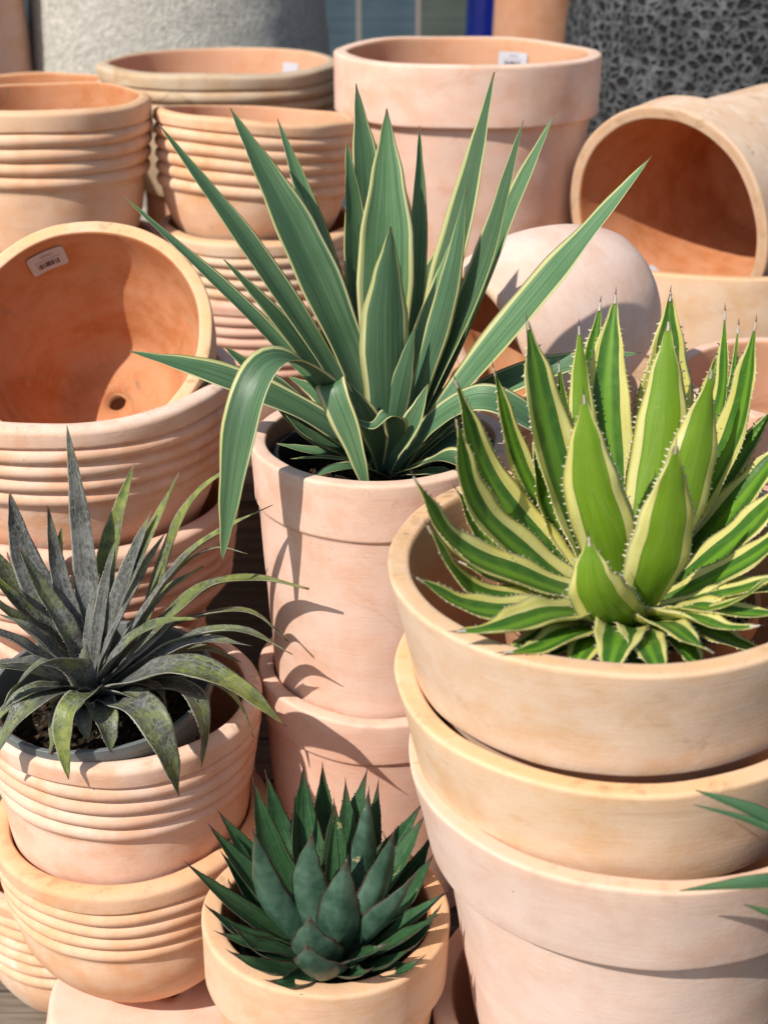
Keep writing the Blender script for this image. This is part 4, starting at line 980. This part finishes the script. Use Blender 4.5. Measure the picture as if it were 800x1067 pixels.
DARK_L=[
  ([(-0.0713,1.202,0.441),(-0.111,1.202,0.477),(-0.1596,1.202,0.521),(-0.2034,1.212,0.5622)],0.03441,[(0.3918,-0.0193,0.9199)]),
  ([(-0.0698,1.212,0.4387),(-0.1021,1.222,0.4793),(-0.1469,1.242,0.5265),(-0.1841,1.252,0.581)],0.03441,[(0.5077,-0.3088,0.8043)]),
  ([(-0.0681,1.222,0.4379),(-0.1039,1.252,0.4802),(-0.1435,1.272,0.5222),(-0.1774,1.282,0.5765)],0.03441,[(0.466,-0.6305,0.6208)]),
  ([(-0.066,1.222,0.4405),(-0.0978,1.242,0.4948),(-0.1222,1.252,0.5563),(-0.1366,1.262,0.6309)],0.03643,[(0.4041,-0.7895,0.4621)]),
  ([(-0.0669,1.242,0.4364),(-0.0891,1.272,0.4901),(-0.1128,1.302,0.5379),(-0.1281,1.312,0.6051)],0.03238,[(0.1952,-0.8518,0.4861)]),
  ([(-0.0641,1.182,0.4625),(-0.0969,1.182,0.5065),(-0.1193,1.182,0.5494),(-0.1302,1.182,0.6254)],0.0425,[(0.3094,0.9319,-0.1891)]),
  ([(-0.0644,1.232,0.4384),(-0.0849,1.252,0.4931),(-0.0967,1.262,0.5425),(-0.0947,1.272,0.6033)],0.02429,[(0.9578,-0.2625,0.1169)]),
  ([(-0.0627,1.242,0.4364),(-0.0728,1.262,0.498),(-0.0856,1.292,0.5516),(-0.0867,1.302,0.6193)],0.04048,[(0.099,-0.8643,0.4932)]),
  ([(-0.0578,1.252,0.4344),(-0.0611,1.282,0.4951),(-0.0656,1.312,0.5434),(-0.067,1.322,0.6083)],0.03441,[(0,-0.8685,0.4956)]),
  ([(-0.0581,1.182,0.4625),(-0.069,1.182,0.5188),(-0.0772,1.187,0.5636),(-0.0724,1.192,0.6157)],0.04453,[(0.0976,0.9709,-0.2186)]),
  ([(-0.0552,1.212,0.4556),(-0.0557,1.222,0.511),(-0.0543,1.232,0.5591),(-0.0499,1.242,0.6065)],0.01822,[(0.2873,-0.875,0.3896)]),
  ([(-0.0535,1.222,0.4535),(-0.0493,1.242,0.5012),(-0.051,1.252,0.5501),(-0.0526,1.262,0.6031)],0.03643,[(0,-0.8685,0.4956)]),
  ([(-0.0502,1.242,0.4364),(-0.0395,1.262,0.498),(-0.0332,1.282,0.5527),(-0.0186,1.302,0.6144)],0.03643,[(-0.286,-0.8323,0.4749)]),
  ([(-0.0495,1.222,0.4405),(-0.0307,1.232,0.4965),(-0.0213,1.242,0.5515),(-0.016,1.252,0.6246)],0.03441,[(-0.1952,0.9312,-0.3078)]),
  ([(-0.0484,1.252,0.4278),(-0.0254,1.282,0.4821),(-0.0127,1.302,0.5315),(-0.0063,1.322,0.5858)],0.02834,[(-0.1952,-0.8518,0.4861)]),
  ([(-0.0461,1.242,0.4298),(-0.0156,1.262,0.4916),(0.0145,1.272,0.5412),(0.0401,1.282,0.5864)],0.03643,[(-0.5051,-0.615,0.6055)]),
  ([(-0.0454,1.222,0.4405),(-0.0082,1.232,0.5092),(0.0203,1.242,0.5515),(0.0424,1.252,0.5932)],0.03846,[(-0.5855,-0.5508,0.5948)]),
  ([(-0.0468,1.202,0.4501),(-0.0199,1.192,0.5105),(-0.003,1.202,0.5517),(0.0107,1.202,0.6106)],0.03643,[(-0.3094,0.9319,-0.1891)]),
  ([(-0.0427,1.202,0.4501),(-0.005,1.202,0.496),(0.0281,1.212,0.5253),(0.0505,1.212,0.5732)],0.03238,[(-0.5392,-0.3718,0.7557)]),
  ([(-0.0437,1.172,0.4687),(-0.0145,1.152,0.5232),(0.0114,1.142,0.5675),(0.03,1.142,0.6026)],0.04048,[(-0.3293,0.9251,0.1889)]),
  ([(-0.0513,1.162,0.475),(-0.046,1.142,0.5281),(-0.0434,1.137,0.5739),(-0.0355,1.142,0.6221)],0.04858,[(0,0.9756,-0.2197)]),
  ([(-0.0601,1.142,0.4877),(-0.0658,1.112,0.5287),(-0.0713,1.102,0.5586),(-0.0708,1.102,0.5841)],0.05465,[(0.0967,0.9914,0.0877)]),
  ([(-0.0558,1.132,0.4917),(-0.0613,1.092,0.5249),(-0.0691,1.072,0.5544),(-0.0719,1.067,0.5817)],0.05667,[(0.0995,0.8692,0.4844)]),
  ([(-0.0425,1.192,0.4486),(0,1.182,0.4877),(0.0342,1.172,0.5271),(0.062,1.172,0.5575)],0.03441,[(-0.1907,-0.0865,0.9778)]),
  ([(-0.0438,1.172,0.4624),(-0.0097,1.152,0.4987),(0.024,1.142,0.5281),(0.051,1.132,0.5604)],0.03441,[(-0.0891,-0.0446,0.995)]),
  ([(-0.0489,1.152,0.4789),(-0.0285,1.122,0.5151),(-0.0112,1.102,0.5422),(0.0019,1.102,0.5516)],0.03441,[(0,-0.1212,0.9926)]),
  ([(-0.0505,1.142,0.4853),(-0.0375,1.102,0.5136),(-0.023,1.082,0.5315),(-0.0128,1.077,0.543)],0.03238,[(0,-0.1212,0.9926)]),
  ([(-0.0454,1.162,0.4675),(-0.0192,1.132,0.4941),(0.0047,1.112,0.5191),(0.026,1.102,0.5469)],0.03036,[(0,-0.0448,0.999)]),
  ([(-0.0688,1.192,0.446),(-0.1088,1.172,0.4838),(-0.1464,1.162,0.511),(-0.1777,1.162,0.5475)],0.03441,[(0.1826,0.0377,0.9825)]),
  ([(-0.0657,1.172,0.4611),(-0.0976,1.152,0.4888),(-0.1253,1.142,0.5098),(-0.1483,1.142,0.5365)],0.03846,[(0.0891,-0.0446,0.995)]),
  ([(-0.0627,1.152,0.4764),(-0.0908,1.122,0.4957),(-0.1217,1.102,0.5232),(-0.1489,1.102,0.5422)],0.03238,[(0,-0.0448,0.999)]),
  ([(-0.0602,1.142,0.4828),(-0.0771,1.102,0.5064),(-0.0925,1.082,0.5197),(-0.1103,1.077,0.5289)],0.03238,[(0,-0.1212,0.9926)]),
  ([(-0.0662,1.182,0.4548),(-0.1031,1.162,0.49),(-0.1328,1.142,0.5159),(-0.1648,1.142,0.5317)],0.03441,[(0.0891,-0.0446,0.995)]),
  ([(-0.0401,1.182,0.4548),(0,1.162,0.485),(0.0339,1.152,0.5159),(0.0555,1.152,0.5557)],0.03441,[(-0.0891,-0.0446,0.995)]),
  ([(-0.0505,1.142,0.4828),(-0.0565,1.102,0.504),(-0.0649,1.082,0.5102),(-0.0757,1.077,0.5124)],0.03441,[(0,-0.1907,0.9817)]),
  ([(-0.047,1.152,0.4764),(-0.0048,1.122,0.4982),(0.0187,1.102,0.5184),(0.0373,1.102,0.5351)],0.03238,[(0,-0.0448,0.999)]),
  ([(-0.0672,1.202,0.4449),(-0.1024,1.222,0.4664),(-0.1409,1.232,0.5029),(-0.1703,1.242,0.5515)],0.03441,[(0.4264,-0.3242,0.8445)]),
  ([(-0.0455,1.222,0.4326),(-0.0052,1.242,0.4755),(0.0309,1.252,0.5187),(0.0512,1.262,0.5613)],0.03441,[(-0.4216,-0.4597,0.7816)]),
  ([(-0.052,1.232,0.4318),(-0.0435,1.252,0.4931),(-0.0393,1.272,0.5412),(-0.0412,1.292,0.6077)],0.03441,[(0,-0.8685,0.4956)]),
]
RIGHT_C=(0.3793,0.9250,0.7796)
RIGHT_L=[
  ([(0.3851,0.925,0.7656),(0.3434,0.935,0.7859),(0.3,0.955,0.8083),(0.2522,0.975,0.8192)],0.01976,[(0.1818,-0.1655,0.9693)]),
  ([(0.3851,0.925,0.7656),(0.3397,0.925,0.7936),(0.2938,0.945,0.8082),(0.2493,0.965,0.8123)],0.01216,[(0.1907,-0.0865,0.9778)]),
  ([(0.3857,0.925,0.7608),(0.3353,0.925,0.7675),(0.2861,0.925,0.7637),(0.2398,0.945,0.742)],0.01672,[(0,-0.1212,0.9926)]),
  ([(0.3864,0.925,0.7561),(0.3543,0.925,0.737),(0.3202,0.925,0.7322),(0.2935,0.945,0.7283)],0.0152,[(0,-0.1212,0.9926)]),
  ([(0.3851,0.925,0.7656),(0.3775,0.925,0.8479),(0.3763,0.925,0.9087)],0.01976,[(-0.1961,-0.8958,0.3988)]),
  ([(0.3874,0.925,0.7656),(0.4158,0.925,0.839),(0.4443,0.925,0.8916)],0.01976,[(-0.6092,-0.35,0.7116)]),
  ([(0.3876,0.925,0.7637),(0.4284,0.905,0.8088),(0.4638,0.885,0.8152)],0.01976,[(0,0.0384,0.9993)]),
  ([(0.3824,0.915,0.7679),(0.389,0.865,0.7865),(0.3927,0.825,0.7669)],0.01976,[(0.1961,-0.2184,0.9559)]),
]
MY = mat_yucca(); MA = mat_agave(); MM = {k: mat_mangave(k) for k in ('silver', 'olive', 'yellow', 'tip', 'root')}
MKIND = {1:'yellow', 3:'yellow', 5:'olive', 6:'yellow', 7:'olive', 8:'olive', 9:'silver', 11:'tip', 12:'olive', 13:'olive', 14:'yellow', 15:'yellow', 16:'olive', 17:'olive', 22:'root', 24:'yellow', 28:'olive', 29:'olive', 30:'olive', 31:'olive', 38:'olive', 42:'olive', 44:'olive', 18:'olive', 20:'olive', 21:'tip', 34:'tip', 35:'olive', 41:'olive', 2:'tip', 4:'tip', 10:'tip'}; MD = mat_dark(); MP = mat_plain_green()
rosette('yucca_plant', YUCCA_C, YUCCA_L, 'yucca', [MY, M_TOOTH, M_SPINE_D, M_SPINE_D], 'tall plant with long blue-green sword leaves edged in yellow, in the centre pot', 11, M=44, wave=.03)
rosette('agave_plant', AGAVE_C, AGAVE_L, 'agave', [MA, M_TOOTH, M_SPINE_P, M_SPINE_D], 'bright green agave with toothed yellow leaf margins in the wide right pot', 12, teeth=(.0070,.0029,.08,.92), spine=(.017,.0014), wave=.06, M=40)
rosette('mangave_plant', MANGAVE_C, MANGAVE_L, 'mang', [[MM[MKIND.get(i, 'silver')], M_TOOTH, M_SPINE_D, M_SPINE_D] for i in range(len(MANGAVE_L))], 'mottled grey-purple spiky plant with arching leaves in the left ribbed pot', 13, teeth=(.006,.0011,.05,.9), wave=.05, M=36)
rosette('agave_plant', DARK_C, DARK_L, 'dark', [MD, M_SPINE_D, M_SPINE_D, M_SPINE_D], 'small dark green agave with brown-edged leaves in the front pot', 14, spine=(.013,.0011), teeth=(.008,.0016,.2,.9), M=30)
rosette('leafy_plant', RIGHT_C, RIGHT_L, 'yucca', [MP, M_TOOTH, M_SPINE_D, M_SPINE_D], 'plain green plant at the right edge, only its pointed leaf tips in view', 15, M=30)
nursery_pot(RIGHT_C[0]+.035, RIGHT_C[1], RIGHT_C[2]-.01, .075, RIGHT_C[2]-.02, M_BLACKPOT, 'tall black pot of the plain green plant, just outside the right edge', (0,0), .015, 60, seed=8)

# ================================================================== BACKGROUND
def jar(x, y, R, H, mats, label, name, bulge=.12, seg=96, cat='urn', seed=0):
    out = [(.02,0)]
    for k in range(31):
        s = k/30
        out.append((R*(.80 + .2*math.sin(PI*min(1, s*.9+.12))**.7 + bulge*0), H*s))
    rt = out[-1][0]
    out += [(rt+.012, H+.004), (rt+.012, H+.03), (rt-.01, H+.036)]
    inn = [(rt-.01, H+.036), (rt-.03, H+.03), (rt-.035, H-.05), (R*.75, .06), (.02,.05)]
    o = lathe(name, out, inn, mats, seg, .004, seed=seed)
    o.location = (x,y,-.03)
    return tag(o, label, cat)

def stone_mat():
    t = NT('pitted_grey_stone'); co_ = t.obj()
    n = t.noise(co_, 75, 8, .75); b = t.noise(co_, 5, 4, .6); v = t.voro(co_, 130)
    c = t.mix(t.ramp(n, .32, .66), (.34,.325,.285), (.66,.64,.58))
    c = t.mix(t.ramp(b, .35, .7, 0, .5), c, (.42,.40,.34))
    return t.finish(c, .9, t.bump(t.math('ADD', n, t.math('MULTIPLY', v, .5)), .7, .008), .35)
def lava_mat():
    t = NT('porous_black_stone'); co_ = t.obj()
    wv = t.vmath('ADD', co_, t.comb(t.math('MULTIPLY', t.noise(co_, 14, 2, .5), .05), t.math('MULTIPLY', t.noise(t.vmath('ADD', co_, t.comb(1,2,3)), 14, 2, .5), .05), 0))
    v = t.voro(wv, 48, 'DISTANCE_TO_EDGE', .75)
    v2 = t.voro(t.vmath('ADD', wv, t.comb(.37,.11,.73)), 95, 'DISTANCE_TO_EDGE', 1.0)
    n = t.noise(co_, 30, 6, .7); b = t.noise(co_, 6, 4, .6)
    skin = t.mix(t.ramp(n, .35, .7), (.045,.047,.050), (.165,.17,.175))
    skin = t.mix(t.ramp(b, .42, .62, 0, .65), skin, (.045,.045,.047))
    hole = t.math('MAXIMUM', t.ramp(v, .10, .27), t.math('MULTIPLY', t.ramp(v2, .16, .34), .30))
    c = t.mix(hole, skin, t.mix(t.ramp(b, .4, .6), (.014,.012,.011), (.006,.006,.006)))
    h = t.math('SUBTRACT', t.math('MULTIPLY', n, .3), hole)
    return t.finish(c, .75, t.bump(h, 1.0, .012), .3)
M_STONE, M_LAVA = stone_mat(), lava_mat()
jar(-.505, 3.75, .385, 1.65, [M_STONE, M_STONE], 'big rough grey-white stone urn at the back left', 'stone_urn', seed=71)
jar(.88, 3.55, .47, 1.75, [M_LAVA, M_LAVA], 'big black porous stone urn at the back right', 'stone_urn', seed=72)
jar(-1.00, 3.55, .17, 1.65, [TC['rose'], TCI['rose']], 'dull pink clay jar in the top left corner', 'clay_jar', seed=73, cat='jar')
jar(.440, 4.3, .135, 1.65, [TC['red'], TCI['orange']], 'orange clay jar at the top edge beside the black urn', 'clay_jar', seed=74, cat='jar')
t = NT('blue_glaze'); M_BLUE = t.finish(t.mix(t.noise(t.obj(), 6, 3, .5), (.003,.006,.085), (.004,.014,.16)), .12, None, .6)
jar(.365, 4.62, .12, 1.65, [M_BLUE, M_BLUE], 'cobalt blue glazed jar at the top edge', 'glazed_jar', seed=75, cat='jar')

fence = empty('wooden_fence', (0,5.2,0)); tag(fence, 'blue-grey painted board fence at the top behind all the pots', 'fence')
M_FB = wood_mat('blue_grey_paint', (.06,.098,.125), (.095,.14,.17)); M_FG = wood_mat('green_grey_paint', (.075,.095,.082), (.115,.14,.118))
xx = -.08 - .204*14; i = 0
while xx < 3.0:
    V, F = [], []
    wd = .190
    box(V, F, 0, wd, -.012, .012, .0, 2.3)
    b = mesh_obj('board', V, F, [M_FG if abs(xx-.124) < .05 else M_FB], fence, smooth=False); b.location = (xx, 0, -.03)
    xx += wd + .014; i += 1
V, F = [], []
box(V, F, -3, 3, .014, .05, .4, .5); box(V, F, -3, 3, .014, .05, 1.7, 1.8)
mesh_obj('rail', V, F, [M_FB], fence, smooth=False)
